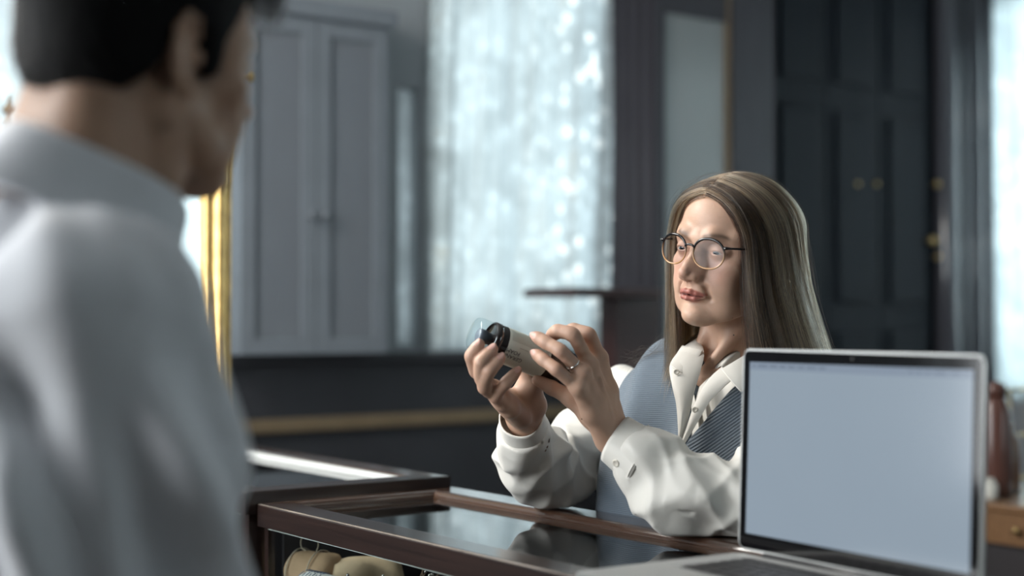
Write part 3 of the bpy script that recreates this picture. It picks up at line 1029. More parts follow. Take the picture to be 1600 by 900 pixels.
pc2 = W(1.940, 1.074, ZS + 0.025)
ax2 = -0.7 * AU + 0.12 * AV
p2 = parcel('paper_roll', pc2, ax2, 0.0245, 0.092, M_print, 'pale roll of printed paper lying in front of the brown parcel in the case', 'paper roll', 5, bumps=0.012)
axn = ax2 / np.linalg.norm(ax2); sdn = np.cross([0, 0, 1.0], axn)
for i in range(7):
    s = -0.032 + i * 0.007
    for (b0, b1) in ((1.15, 1.75), (1.85, 2.5)):
        arc = [pc2 + axn * s + sdn * 0.0256 * math.cos(t) + np.array([0, 0, 0.0256 * math.sin(t)]) for t in np.linspace(b0 + 0.1 * (i % 2), b1, 8)]
        tube('print_line', arc, 0.0007, M_ink, p2, 4)
pc3 = W(1.955, 1.165, ZS + 0.030)
p3 = parcel('paper_bag', pc3, 0.7 * AV - 0.3 * AU, 0.034, 0.12, M_kraft2, 'crumpled pale brown paper bag behind the printed roll in the case', 'paper bag', 9, bumps=0.22)

# heap of dry sprigs and silvery trinkets further along
rs = np.random.default_rng(11)
hb = empty('dried_sprigs', on_shelf(640, 890, 0.0))
tag(hb, 'tangled bundle of dry sprigs with silvery heads inside the near case', 'dried flowers')
stemV = []
bms = bmesh.new(); bmh = bmesh.new()
for i in range(170):
    c = W(1.64 + rs.uniform(-0.22, 0.22), 1.16 + rs.uniform(-0.06, 0.12), ZS + 0.004)
    d = rs.normal(size=3); d[2] = abs(d[2]) * 0.9 + 0.35; d /= np.linalg.norm(d)
    L = rs.uniform(0.03, 0.085)
    p0 = Vector(c); p1_ = Vector(c + d * L)
    r = bmesh.ops.create_cone(bms, cap_ends=True, segments=5, radius1=0.0012, radius2=0.0008, depth=L)
    M = Matrix.Translation((p0 + p1_) / 2) @ Vector(d).to_track_quat('Z', 'Y').to_matrix().to_4x4()
    bmesh.ops.transform(bms, matrix=M, verts=r['verts'])
    r = bmesh.ops.create_icosphere(bmh, subdivisions=1, radius=rs.uniform(0.002, 0.0055))
    bmesh.ops.transform(bmh, matrix=Matrix.Translation(p1_), verts=r['verts'])
so = from_bm('stems', bms, M_stem, hb); tag(so, kind='stuff')
so = from_bm('heads', bmh, M_silver, hb, True); tag(so, kind='stuff')
for i, (x, y, r) in enumerate(((586, 890, 0.013), (612, 896, 0.011))):
    p = on_shelf(x, y, 0.0)
    g = lathe('small_cup', [(0, 0), (r * .7, 0), (r * .75, r * .2), (r * .3, r * .5), (r * .35, r * 1.4), (r, r * 1.9), (r * 1.05, r * 3.0), (r * .95, r * 3.0), (r * .9, r * 2.0), (0, r * 1.6)], M_silver, None, 20)
    g.location = p + np.array([0, 0, 0.001])
    tag(g, ('larger' if i == 0 else 'smaller') + ' tarnished silver cup among the sprigs in the case', 'cup', 'silver cups in the case')

# ------------------------------------------------------------------ gilt mirror standing on the far case
M_gilt = mat('gilt_frame', (0.70, 0.46, 0.17), 0.32, 0.85, noise=0.45, nscale=25, bump=0.3, bscale=60)
M_mirror = mat('mirror_silver', (0.80, 0.86, 0.86), 0.03, 1.0)
mr = W(2.95, 1.392, 1.0)
mdir = AV
MW = 0.37
mn = -AU
R1 = np.array([mr[0], mr[1], ZT2 + 0.001]); L1 = R1 - mdir * MW
Hm = 0.92
mt = tag(empty('gilt_mirror', (R1 + L1) / 2, ROOM_ROT), 'gilt framed mirror standing on the far case behind the man', 'mirror')
PROF_M = [(0, 0.0), (0, 0.020), (0.004, 0.026), (0.010, 0.026), (0.013, 0.021), (0.016, 0.021), (0.020, 0.033), (0.028, 0.038), (0.038, 0.036), (0.045, 0.028),
          (0.048, 0.019), (0.055, 0.019), (0.057, 0.023), (0.062, 0.024), (0.066, 0.020), (0.072, 0.010), (0.072, 0.0)]
upz = np.array([0, 0, 1.0])
sweep_bar('frame_bar', R1, R1 + upz * Hm, -mdir, mn, PROF_M, M_gilt, mt)
sweep_bar('frame_bar', L1, L1 + upz * Hm, mdir, mn, PROF_M, M_gilt, mt)
sweep_bar('frame_bar', L1, R1, upz, mn, PROF_M, M_gilt, mt)
sweep_bar('frame_bar', L1 + upz * Hm, R1 + upz * Hm, -upz, mn, PROF_M, M_gilt, mt)
bm = bmesh.new()
add_box(bm, (0, 0, 0), (MW - 0.12, 0.006, Hm - 0.12))
gl = from_bm('mirror_glass', bm, M_mirror)
gl.location = (R1 + L1) / 2 + upz * Hm / 2 + mn * 0.006
gl.rotation_euler = (0, 0, ROOM_ROT)
adopt(gl, mt)
bm = bmesh.new()
add_box(bm, (0, 0, 0), (MW - 0.02, 0.015, Hm - 0.02))
bk = from_bm('backing_board', bm, M_walnut)
bk.location = (R1 + L1) / 2 + upz * Hm / 2 - mn * 0.0085
bk.rotation_euler = (0, 0, ROOM_ROT)
adopt(bk, mt)
for zz in (0.826,):
    k = lathe('boss', [(0, 0), (0.010, 0.0), (0.014, 0.010), (0.008, 0.020), (0.006, 0.034), (0.013, 0.042), (0.012, 0.052), (0, 0.056)], M_gilt, mt, 18)
    k.location = R1 + upz * zz + mn * 0.012
    k.rotation_euler = Vector(mdir).to_track_quat('Z', 'Y').to_euler()

# ------------------------------------------------------------------ brass balance on the far case, its finial beside the man's neck
M_bronze = mat('dark_bronze', (0.16, 0.115, 0.07), 0.4, 0.7)
fp = at(15, 172, 3.6)
bs = np.array([fp[0], fp[1], ZT2 + 0.0005])
bal = tag(empty('balance_scale', bs), 'dark bronze balance with a pointed finial on the far case', 'scale')
Hb = fp[2] - bs[2]
c = lathe('column', [(0, 0.002), (0.075, 0.002), (0.078, 0.014), (0.05, 0.024), (0.018, 0.04), (0.011, 0.07), (0.010, Hb - 0.10), (0.014, Hb - 0.09), (0.010, Hb - 0.05), (0.008, Hb - 0.035), (0, Hb - 0.03)], M_bronze, bal, 24)
c.location = bs
c = lathe('finial', [(r * 1.35, z * 1.35) for r, z in [(0.0, -0.032), (0.012, -0.030), (0.008, -0.022), (0.005, -0.014), (0.006, -0.010), (0.014, -0.003), (0.015, 0.002), (0.007, 0.009), (0.0035, 0.016), (0.005, 0.020), (0.003, 0.026), (0, 0.034)]], M_bronze, bal, 20)
c.location = fp
bd = AU
zb = fp[2] - 0.040
for s in (-1, 1):
    pts = [fp * [1, 1, 0] + [0, 0, zb], fp * [1, 1, 0] + [0, 0, zb - 0.020] + bd * 0.04 * s, fp * [1, 1, 0] + [0, 0, zb - 0.032] + bd * 0.08 * s, fp * [1, 1, 0] + [0, 0, zb - 0.03] + bd * 0.13 * s]
    tube('beam', spline(pts, 16), np.linspace(0.006, 0.003, 16), M_bronze, bal, 8)
    e = pts[-1]
    pan = lathe('pan', [(0, 0.0), (0.035, 0.003), (0.05, 0.012), (0.048, 0.013), (0.034, 0.006), (0, 0.003)], M_brass, bal, 24)
    pan.location = e + np.array([0, 0, -0.36])
    for k in range(3):
        t = 2 * PI * k / 3
        tube('chain', [e, e + np.array([0.047 * math.cos(t), 0.047 * math.sin(t), -0.347])], 0.0012, M_brass, pan, 5)
# ------------------------------------------------------------------ laptop
LW, LD, TH, OP = 0.359, 0.247, 0.994, 1.53
M_alu = mat('silver_aluminium', (0.46, 0.47, 0.465), 0.42, 0.7, bump=0.03, bscale=800)
M_black = mat('black_glass_bezel', (0.004, 0.004, 0.005), 0.08, spec=0.6)
M_key = mat('black_keycap', (0.012, 0.012, 0.014), 0.45)
M_hinge = mat('dark_hinge', (0.02, 0.02, 0.022), 0.4)
M_glyph = mat('key_legend', (0.5, 0.5, 0.5), 0.6)
M_pad = mat('trackpad', (0.55, 0.56, 0.55), 0.3, 0.5)


def screen_mat():
    m, nt, p = nodes('lit_screen')
    tc = N(nt, 'ShaderNodeTexCoord')
    nz = N(nt, 'ShaderNodeTexNoise', Scale=4.0, Detail=2.0)
    nt.links.new(tc.outputs['Object'], nz.inputs['Vector'])
    rp = N(nt, 'ShaderNodeValToRGB')
    rp.color_ramp.elements[0].color = (0.232, 0.290, 0.355, 1)
    rp.color_ramp.elements[1].color = (0.265, 0.325, 0.385, 1)
    nt.links.new(nz.outputs[0], rp.inputs[0])
    p.inputs['Base Color'].default_value = (0.01, 0.01, 0.01, 1)
    p.inputs['Roughness'].default_value = 0.12
    nt.links.new(rp.outputs[0], p.inputs['Emission Color'])
    p.inputs['Emission Strength'].default_value = 1.0
    return m


M_screen = screen_mat()
M_bar = mat('menu_bar', (0.01, 0.01, 0.01), 0.12)
_p = M_bar.node_tree.nodes['Principled BSDF']
_p.inputs['Emission Color'].default_value = (0.205, 0.255, 0.325, 1); _p.inputs['Emission Strength'].default_value = 1.0
M_mtxt = mat('menu_text', (0.01, 0.01, 0.01), 0.12)
_p = M_mtxt.node_tree.nodes['Principled BSDF']
_p.inputs['Emission Color'].default_value = (0.13, 0.165, 0.22, 1); _p.inputs['Emission Strength'].default_value = 1.0

lap = tag(empty('laptop', (0.2748, 1.7325, 1.0), -TH), 'open silver laptop with a blank pale screen on the near case', 'laptop')
LOCAL.add(lap.name)


def rounded_slab(name, x0, x1, y0, y1, z0, z1, rc, m, parent, bev=0.0012):
    bm = bmesh.new()
    pts = []
    for cx, cy, a0 in ((x1 - rc, y1 - rc, 0), (x0 + rc, y1 - rc, 90), (x0 + rc, y0 + rc, 180), (x1 - rc, y0 + rc, 270)):
        for k in range(7):
            a = math.radians(a0 + 15 * k)
            pts.append((cx + rc * math.cos(a), cy + rc * math.sin(a)))
    A = [bm.verts.new((x, y, z0)) for x, y in pts]; B = [bm.verts.new((x, y, z1)) for x, y in pts]
    n = len(pts)
    f0 = bm.faces.new(A[::-1]); f1 = bm.faces.new(B)
    for i in range(n): bm.faces.new((A[i], A[(i + 1) % n], B[(i + 1) % n], B[i]))
    if bev:
        bmesh.ops.bevel(bm, geom=list(f0.edges) + list(f1.edges), offset=bev, segments=2, affect='EDGES')
    o = from_bm(name, bm, m, None)
    o.parent = parent
    LOCAL.add(o.name)
    return o


base = rounded_slab('base', 0, LW, -LD, 0, 0.0015, 0.0115, 0.010, M_alu, lap, 0.0016)
for fx, fy in ((0.03, -0.02), (LW - 0.03, -0.02), (0.03, -LD + 0.02), (LW - 0.03, -LD + 0.02)):
    f = lathe('rubber_foot', [(0, 0), (0.008, 0), (0.009, 0.0014), (0, 0.0014)], M_hinge, None, 16)
    f.parent = lap; f.location = (fx, fy, 0.0001)
well = rounded_slab('keyboard_well', 0.040, LW - 0.040, -0.128, -0.018, 0.01152, 0.01175, 0.004, M_hinge, base, 0)
tp = rounded_slab('trackpad', LW / 2 - 0.0525, LW / 2 + 0.0525, -0.218, -0.142, 0.01152, 0.0117, 0.003, M_pad, base, 0)
kw = rounded_slab('key', -0.0077, 0.0077, -0.0075, 0.0075, 0.0, 0.0012, 0.002, M_key, base, 0.0003)
keymesh = kw.data
bpy.data.objects.remove(kw)
rows = [(0.0155, 0.0085, 14), (0.0305, 0.015, 14), (0.0480, 0.015, 14), (0.0655, 0.015, 13), (0.0830, 0.015, 12), (0.1005, 0.0165, 11)]
X0, X1 = 0.0425, LW - 0.0425
for ri, (yo, hh, n) in enumerate(rows):
    pitch = (X1 - X0) / n
    for k in range(n):
        o = bpy.data.objects.new('key', keymesh); COL.objects.link(o); o.parent = base
        wide = 1.0
        o.location = (X0 + pitch * (k + 0.5), -0.018 - yo + 0.004, 0.01176)
        o.scale = ((pitch - 0.0028) / 0.0154, hh / 0.015, 1)
for s in (-1, 1):                                        # speaker grilles beside the keys
    rounded_slab('speaker_grille', (0.018 if s < 0 else LW - 0.036), (0.036 if s < 0 else LW - 0.018), -0.128, -0.018, 0.01152, 0.01165, 0.003, mat('speaker_mesh', (0.35, 0.355, 0.35), 0.6, 0.4), base, 0)

lid = tag(bpy.data.objects.new('lid', None)); COL.objects.link(lid); lid.parent = lap
lid.location = (0, 0, 0.0120); lid.rotation_euler = (OP, 0, 0)      # local y runs up the lid, z towards the user
LOCAL.add(lid.name)
bpy.data.objects.remove(lid)
lid = rounded_slab('lid', 0, LW, 0.004, LD, -0.0055, 0.0, 0.010, M_alu, lap, 0.0014)
lid.location = (0, 0, 0.0120); lid.rotation_euler = (OP, 0, 0)
bz = rounded_slab('bezel', 0.0028, LW - 0.0028, 0.0065, LD - 0.0028, 0.0001, 0.0006, 0.0075, M_black, lid, 0)
sx0, sx1, sb_, st_ = 0.0135, 0.3455, 0.0245, 0.0235 + 0.2075
scn = rounded_slab('screen', sx0, sx1, sb_, st_, 0.0007, 0.0009, 0.0005, M_screen, lid, 0)
mb = rounded_slab('menu_bar', sx0, sx1, st_ - 0.0095, st_, 0.00095, 0.0011, 0.0004, M_bar, lid, 0)
bm = bmesh.new()
rr = np.random.default_rng(4)
x = sx0 + 0.006
for wl in (0.004, 0.016, 0.012, 0.010, 0.011, 0.010, 0.015, 0.011):
    add_box(bm, (x + wl / 2, st_ - 0.0045, 0.00116), (wl, 0.0022, 0.00008)); x += wl + 0.0045
x = sx1 - 0.006
for wl in (0.004, 0.012, 0.016, 0.005, 0.006, 0.005):
    add_box(bm, (x - wl / 2, st_ - 0.0045, 0.00116), (wl, 0.0022, 0.00008)); x -= wl + 0.006
o = from_bm('menu_words', bm, M_mtxt); o.parent = mb; tag(o, kind='stuff')
hg = tube('hinge', [(0.045, 0.002, 0.0125), (LW - 0.045, 0.002, 0.0125)], 0.0045, M_hinge, None, 12); hg.parent = lap
cm = lathe('webcam', [(0, 0), (0.002, 0), (0.002, 0.0002), (0, 0.0002)], M_hinge, None, 16); cm.parent = lid
cm.location = (LW / 2, LD - 0.009, 0.00065)
# ------------------------------------------------------------------ skin, cloth and hair materials
def skin_mat(name, scale=1.0):
    m, nt, p = nodes(name)
    at_ = N(nt, 'ShaderNodeVertexColor'); at_.layer_name = 'skin'
    tc = N(nt, 'ShaderNodeTexCoord')
    nz = N(nt, 'ShaderNodeTexNoise', Scale=60.0, Detail=4.0)
    nt.links.new(tc.outputs['Object'], nz.inputs['Vector'])
    mr = N(nt, 'ShaderNodeMapRange'); mr.inputs[3].default_value = 0.90; mr.inputs[4].default_value = 1.08
    nt.links.new(nz.outputs[0], mr.inputs[0])
    mx = N(nt, 'ShaderNodeMix', data_type='RGBA', blend_type='MULTIPLY'); mx.inputs[0].default_value = 1.0
    nt.links.new(at_.outputs[0], mx.inputs[6]); nt.links.new(mr.outputs[0], mx.inputs[7])
    nt.links.new(mx.outputs[2], p.inputs['Base Color'])
    p.inputs['Roughness'].default_value = 0.48
    p.inputs['Specular IOR Level'].default_value = 0.4
    p.inputs['Subsurface Weight'].default_value = 0.12
    p.inputs['Subsurface Radius'].default_value = (0.8, 0.32, 0.18)
    p.inputs['Subsurface Scale'].default_value = 0.006
    nb = N(nt, 'ShaderNodeTexNoise', Scale=420.0, Detail=2.0)
    nt.links.new(tc.outputs['Object'], nb.inputs['Vector'])
    bp = N(nt, 'ShaderNodeBump', Strength=0.16, Distance=0.0012)
    nt.links.new(nb.outputs[0], bp.inputs['Height']); nt.links.new(bp.outputs[0], p.inputs['Normal'])
    return m


M_skin = skin_mat('skin')


def hair_mat(name, cols, rough=0.32, attr=None):
    m = bpy.data.materials.new(name); m.use_nodes = True
    nt = m.node_tree; nt.nodes.clear()
    out = N(nt, 'ShaderNodeOutputMaterial')
    hi = N(nt, 'ShaderNodeHairInfo')
    rp = N(nt, 'ShaderNodeValToRGB')
    els = rp.color_ramp.elements
    els[0].position = 0.0; els[0].color = (*cols[0], 1)
    els[1].position = 1.0; els[1].color = (*cols[-1], 1)
    for i, c in enumerate(cols[1:-1]):
        e = els.new((i + 1) / (len(cols) - 1)); e.color = (*c, 1)
    if attr:
        an = N(nt, 'ShaderNodeAttribute'); an.attribute_name = attr
        nt.links.new(an.outputs['Fac'], rp.inputs[0])
    else:
        nt.links.new(hi.outputs['Random'], rp.inputs[0])
    h = nt.nodes.new('ShaderNodeBsdfHairPrincipled')
    h.model = 'CHIANG'; h.parametrization = 'COLOR'
    h.inputs['Roughness'].default_value = rough
    h.inputs['Radial Roughness'].default_value = 0.4
    h.inputs['IOR'].default_value = 1.4
    nt.links.new(rp.outputs[0], h.inputs['Color'])
    nt.links.new(h.outputs[0], out.inputs[0])
    return m


def strands(name, P, rad, mtl, parent=None):
    """P: (n, k, 3) strand points in world space"""
    n, k, _ = P.shape
    hc = bpy.data.hair_curves.new(name)
    hc.add_curves([k] * n)
    hc.attributes['position'].data.foreach_set('vector', np.ascontiguousarray(P, np.float32).ravel())
    ra = hc.attributes.get('radius') or hc.attributes.new('radius', 'FLOAT', 'POINT')
    t = np.linspace(0, 1, k)
    R = np.broadcast_to(rad, (n,))[:, None] * (1 - 0.75 * t ** 3)[None]
    ra.data.foreach_set('value', np.ascontiguousarray(R, np.float32).ravel())
    hc.materials.append(mtl)
    o = bpy.data.objects.new(name, hc); COL.objects.link(o)
    if parent: adopt(o, parent)
    return o


def Rhead(yaw, pit, rol):
    cy, sy = math.cos(yaw), math.sin(yaw); Rz = np.array([[cy, -sy, 0], [sy, cy, 0], [0, 0, 1]])
    cp, sp = math.cos(pit), math.sin(pit); Rx = np.array([[1, 0, 0], [0, cp, -sp], [0, sp, cp]])
    cr, sr = math.cos(rol), math.sin(rol); Ry = np.array([[cr, 0, sr], [0, 1, 0], [-sr, 0, cr]])
    return Rz @ Rx @ Ry


class Head:
    """head-local millimetres (x subject's left, -y forward, z up, origin between the eyes) to world"""
    def __init__(s, O, R): s.O, s.R = np.asarray(O, float), R
    def w(s, p): return s.O + s.R @ (np.asarray(p, float) / 1000)
    def ws(s, P): return s.O + (np.asarray(P, float) / 1000) @ s.R.T
    def loc(s, X): return (np.asarray(X) - s.O) @ s.R * 1000


def build_head(F, H, lids=True, open_=3.6, gaze=0.0, neck=None):
    mm = 0.001
    def ell(c, r, k, mode='+', rot=None):
        R = H.R if rot is None else H.R @ rot
        F.ell(H.w(c), np.array(r) * mm, k * mm, mode, R)
    def ell2(c, r, k, mode='+'):
        for s in (-1, 1): ell((c[0] * s, c[1], c[2]), r, k, mode)
    def ch(pts, rads, k, mode='+'):
        F.chain([H.w(p) for p in pts], [r * mm for r in rads], k * mm, mode)
    def ch2(pts, rads, k, mode='+'):
        for s in (-1, 1): ch([(p[0] * s, p[1], p[2]) for p in pts], rads, k, mode)
    ell((0, 14, 36), (73, 92, 70), 10)                     # cranium
    ell((0, -28, 36), (59, 55, 56), 16)                    # forehead
    ell((0, -26, -18), (60, 50, 58), 20)                   # middle face
    ell((0, -53.5, -52), (37, 33, 40), 20)                   # muzzle
    ch2([(53, 2, -48), (44, -28, -76), (18, -62, -98)], (15, 14, 13), 24)
    ell((0, -79, -100), (17, 13, 12), 14)                   # chin
    ch([(0, -30, -88), (0, -60, -98)], (24, 15), 18)
    ell2((43, -55, -24), (18, 16, 13), 20)                 # cheek bones
    ell2((33, -58, -56), (20, 17, 22), 22)                 # cheeks
    ell2((36, -50, -84), (13, 13, 14), 18)                 # jowls
    ch2([(7, -81, 13), (25, -79.5, 17), (46, -64, 15)], (6.5, 6.5, 6), 16)   # brow
    ell2((51, -36, 14), (15, 24, 26), 16)                  # temples
    ell2((31.5, -96, -3), (16, 13, 11.5), 11, '-')         # sockets
    ell2((31.5, -66.6, -2.5), (16.5, 15.0, 14.5), 4.5)       # lids over the ball
    if lids:
        for s in (-1, 1):
            # opening of the eye: a shallow almond
            pts = [(s * 17.0, -78.6, -6.2), (s * 24.0, -82.2, -5.2), (s * 32, -83.0, -4.8), (s * 39.5, -80.6, -5.2), (s * 47, -73.5, -6.8)]
            ch(pts, (1.2, open_ * 0.85, open_, open_ * 0.85, 1.2), 0.7, '-')
            ch([(s * 21, -82.5, 3.0), (s * 26, -82.5, 6.8), (s * 33, -82.0, 7.8), (s * 41, -78, 5.5), (s * 46, -73, 1)], (0.5, 0.9, 1.0, 0.8, 0.5), 3.0, '-')
            ch([(s * 21, -82, -13), (s * 29, -81.5, -17), (s * 39, -77, -16)], (0.6, 0.9, 0.6), 5, '-')
    # nose
    ch([(0, -81.5, 6), (0, -90, -8), (0, -101.5, -26), (0, -106.5, -35)], (4.8, 4.6, 5.2, 6.2), 7)
    ch2([(6.5, -81.5, -6), (9.5, -85.5, -26), (11.5, -89.5, -38)], (5.0, 6.0, 5.6), 9)
    ell((0, -108, -37), (7.6, 7.0, 7.0), 6)
    ell2((11.8, -94.5, -42), (5.6, 8.6, 6.2), 3.2)
    ch([(0, -104, -44), (0, -91, -49)], (4.2, 4.2), 4)
    ell2((6.0, -94, -31), (6.0, 8.5, 12), 6)
    ell2((7.0, -97.5, -41.5), (6.0, 8.5, 6.0), 4)
    ell2((6.5, -97.5, -51.0), (3.4, 5.4, 4.8), 1.4, '-')
    ch2([(18.0, -93, -35), (18.6, -88, -41), (17.5, -88, -47)], (0.6, 1.0, 0.8), 3, '-')
    # mouth
    ell((0, -80, -60), (24, 13, 15), 12)
    ch([(0, -95.5, -51), (0, -97.5, -60)], (1.1, 1.6), 5, '-')
    ch([(-24, -82.5, -69.5), (-13, -90.6, -66.2), (-4.5, -94.6, -63.8), (0, -94.2, -64.6), (4.5, -94.6, -63.8), (13, -90.6, -66.2), (24, -82.5, -69.5)], (1.0, 2.7, 3.3, 3.1, 3.3, 2.7, 1.0), 2.5)
    ch([(-22, -83, -71.3), (-11, -91, -73.6), (0, -94.0, -74.4), (11, -91, -73.6), (22, -83, -71.3)], (1.0, 3.4, 4.2, 3.4, 1.0), 2.5)
    ch([(-23, -86.5, -69.6), (-10, -97.2, -69.2), (0, -100.6, -69.8), (10, -97.2, -69.2), (23, -86.5, -69.6)], (0.5, 1.2, 1.6, 1.2, 0.5), 1.2, '-')
    ell((0, -94, -85), (15, 4.5, 4.5), 7, '-')
    ch2([(18, -90, -46), (24, -82.5, -58), (28.5, -76, -71)], (0.8, 1.0, 0.6), 9, '-')
    # ears
    for s in (-1, 1):
        rot = np.array(Matrix.Rotation(-s * 0.30, 3, 'Z'))
        ell((s * 74, 17, -8), (4.0, 15, 29), 5, '+', rot)
        ell((s * 79, 10, -9), (5.0, 8.0, 14), 3, '-', rot)
        ch([(s * 73, 2, 6), (s * 77, 8, 19), (s * 80.5, 20, 21), (s * 83, 30, 8), (s * 80.5, 28, -10), (s * 76, 18, -27), (s * 73, 9, -36)],
           (2.2, 2.8, 3.0, 3.0, 2.8, 2.8, 3.0), 3)
        ell((s * 73, 9, -35), (4, 7, 8), 4)
        ell((s * 72.5, 1, -10), (3.8, 4.5, 7), 4)


def head_colors(X, H, base, lip, brow, blush, C=None):
    """own colours of a face: lips, brows, redder nose and cheeks, darker lid rims; plus a dark line painted between the lips"""
    q = H.loc(X)
    C = np.tile(np.array(base, float), (len(X), 1)) if C is None else C
    x, y, z = np.abs(q[:, 0]), q[:, 1], q[:, 2]
    near = (np.abs(q).max(1) < 130) & (y < -40)

    def mix(w, col):
        w = np.clip(w, 0, 1)[:, None] * near[:, None]
        C[:] = C * (1 - w) + np.array(col) * w
    g = lambda d, s: np.exp(-(d / s) ** 2)
    mix(0.45 * g(np.hypot(x - 38, z + 38), 17), blush)
    mix(0.35 * g(np.hypot(x, (z + 38)), 14) * (y < -88), blush)
    mix(0.30 * g(np.hypot(x - 31, (z + 16) * 1.2), 12), [base[0] * 0.75, base[1] * 0.66, base[2] * 0.66])
    # lips
    zt = -60.5 - 0.0125 * (x - 4.5) ** 2 + 0.9 * g(x - 4.5, 3) - 0.5 * g(x, 2.5)
    zb = -80.3 + 0.021 * x ** 2
    wl = 1 / (1 + np.exp(-(zt - z) / 0.5)) * 1 / (1 + np.exp(-(z - zb) / 0.6)) * (x < 24) * (y < -78)
    mix(0.85 * wl, lip)
    mix(0.9 * g(z + 69.4 + 0.0006 * x ** 2, 1.1) * (x < 22) * (y < -80), [lip[0] * 0.25, lip[1] * 0.2, lip[2] * 0.2])  # dark line painted along the mouth gap
    # brows
    zb_ = 17.5 + 3.2 * np.sin(np.clip((x - 14) / 36, 0, 1) * 2.4) - np.clip(x - 40, 0, 20) * 0.25
    mix(brow[3] * g(z - zb_, 3.9 - np.clip(x - 30, 0, 20) * 0.08) * (1 / (1 + np.exp(-(x - 14) / 1.5))) * (1 / (1 + np.exp((x - 49) / 1.5))), brow[:3])
    # rims of the lids
    d = np.abs(np.hypot((x - 32) / 15.0, (z + 5.2) / 3.6) - 1)
    mix(0.55 * g(d, 0.22) * (y < -70), [base[0] * 0.28, base[1] * 0.22, base[2] * 0.2])
    return C


def eyeball(name, H, s, parent, look, mats, r=13.6):
    """look = local direction of the gaze"""
    c = np.array([s * 31.5, -66.8, -2.5])
    look = np.array(look, float); look /= np.linalg.norm(look)
    prof = []
    for a in np.linspace(0, PI, 28):
        prof.append((r * math.sin(a), -r * math.cos(a)))
    o = lathe(name, [(max(0, p), q) for p, q in prof], None, None, 32)
    for m in mats: o.data.materials.append(m)
    me = o.data
    for p in me.polygons:
        cz = p.center.z / r
        p.material_index = 2 if cz > 0.978 else (1 if cz > 0.885 else 0)
    d = H.R @ look
    o.matrix_basis = Matrix.Translation(Vector(H.w(c))) @ Vector(d).to_track_quat('Z', 'Y').to_matrix().to_4x4() @ Matrix.Scale(0.001, 4)
    adopt(o, parent)
    return o


M_eyew = mat('eye_white', (0.34, 0.305, 0.285), 0.15)
M_iris = mat('grey_blue_iris', (0.045, 0.055, 0.06), 0.1)
M_iris_b = mat('brown_iris', (0.06, 0.03, 0.015), 0.1)
M_pupil = mat('pupil', (0.004, 0.004, 0.004), 0.08)

# ------------------------------------------------------------------ the woman
HW = Head([0.3300, 2.1197, 1.4015], Rhead(-0.820, 0.030, 0.150))
P_ = lambda x, y, d: at(x, y, d)
FWm = Field()
build_head(FWm, HW, True, 3.7)
TCu, TCv = 1.565, 1.555
neck_pts = [HW.w((0, 24, -50)), HW.w((0, 30, -95)), W(1.545, 1.575, 1.225), W(1.555, 1.58, 1.16)]
FWm.chain(neck_pts, (0.049, 0.047, 0.052, 0.06), 0.02)
for s in (-1, 1):                                         # neck tendons and collar bones
    FWm.chain([HW.w((s * 50, 22, -62)), HW.w((s * 30, 4, -110)), W(1.545 + 0.014 * s * -1, 1.492, 1.212)], (0.012, 0.011, 0.007), 0.014)
SHR, SHL = W(1.765, 1.555, 1.165), W(1.385, 1.575, 1.165)
FWm.chain([W(1.555, 1.580, 1.185), SHR], (0.052, 0.032), 0.03)
FWm.chain([W(1.555, 1.580, 1.185), SHL], (0.052, 0.032), 0.03)
FWm.ell(W(1.555, 1.555, 1.12), (0.10, 0.085, 0.10), 0.04, '+', np.stack([AU, AV, np.array([0, 0, 1.0])], 1))
FWm.chain([W(1.55, 1.490, 1.205), W(1.60, 1.500, 1.212), W(1.64, 1.53, 1.205)], (0.008, 0.008, 0.008), 0.012)
FWm.chain([W(1.54, 1.490, 1.205), W(1.50, 1.500, 1.212), W(1.46, 1.53, 1.205)], (0.008, 0.008, 0.008), 0.012)
ELR, ELL = P_(868, 746, 2.25), P_(1182, 786, 1.925)
WRR, WRL = P_(818, 655, 2.085), P_(957, 680, 1.985)
FWm.chain([SHR, ELR], (0.032, 0.028), 0.02); FWm.chain([SHL, ELL], (0.032, 0.028), 0.02)


def midp(a, b, t): return a + (b - a) * t


FWm.chain([ELR, midp(ELR, WRR, 0.3), midp(ELR, WRR, 0.75), WRR], (0.022, 0.021, 0.0235, 0.0255), 0.01)
FWm.chain([ELL, midp(ELL, WRL, 0.3), midp(ELL, WRL, 0.75), WRL], (0.022, 0.021, 0.0245, 0.0265), 0.01)
NAILS = []


def finger(F, pts, r, nail=True, k=0.0028, dors=None):
    """pts: MCP, PIP, DIP, TIP in world space"""
    pts = [np.asarray(p, float) for p in pts]
    m, p, d, t = pts
    c = spline([m, p, d, t], 13)                          # bends rounded, three phalanges
    prof = np.array([1.18, 1.10, 1.05, 1.04, 1.06, 1.03, 0.98, 0.96, 0.97, 0.97, 0.96, 0.92, 0.80]) * r
    k6 = np.array([m, p, d, t])
    c = 0.6 * c + 0.4 * np.concatenate([k6[i] + (k6[i + 1] - k6[i]) * np.linspace(0, 1, 5)[:-1, None] for i in range(3)] + [k6[3:]])
    F.chain(c, prof, 0.005)
    if dors is None:
        dors = d - (p + t) / 2
        if np.linalg.norm(dors) < 0.0025: dors = p - (m + d) / 2
    ax = (t - d) / np.linalg.norm(t - d)
    dors = dors - ax * (dors @ ax); dors /= np.linalg.norm(dors)
    # knuckle wrinkle pads
    for q, rr in ((p, 1.05), (d, 0.95)):
        dd = dors
        F.ell(q + dd * r * 0.22, (r * 0.80,) * 3, 0.007)
    if nail:
        sd = np.cross(ax, dors)
        R = np.stack([sd, ax, dors], 1)
        c = t + ax * r * 0.02 + dors * r * 0.62
        F.ell(c, (r * 0.62, r * 0.86, r * 0.20), 0.0012, '+', R)
        NAILS.append((c, R, r))


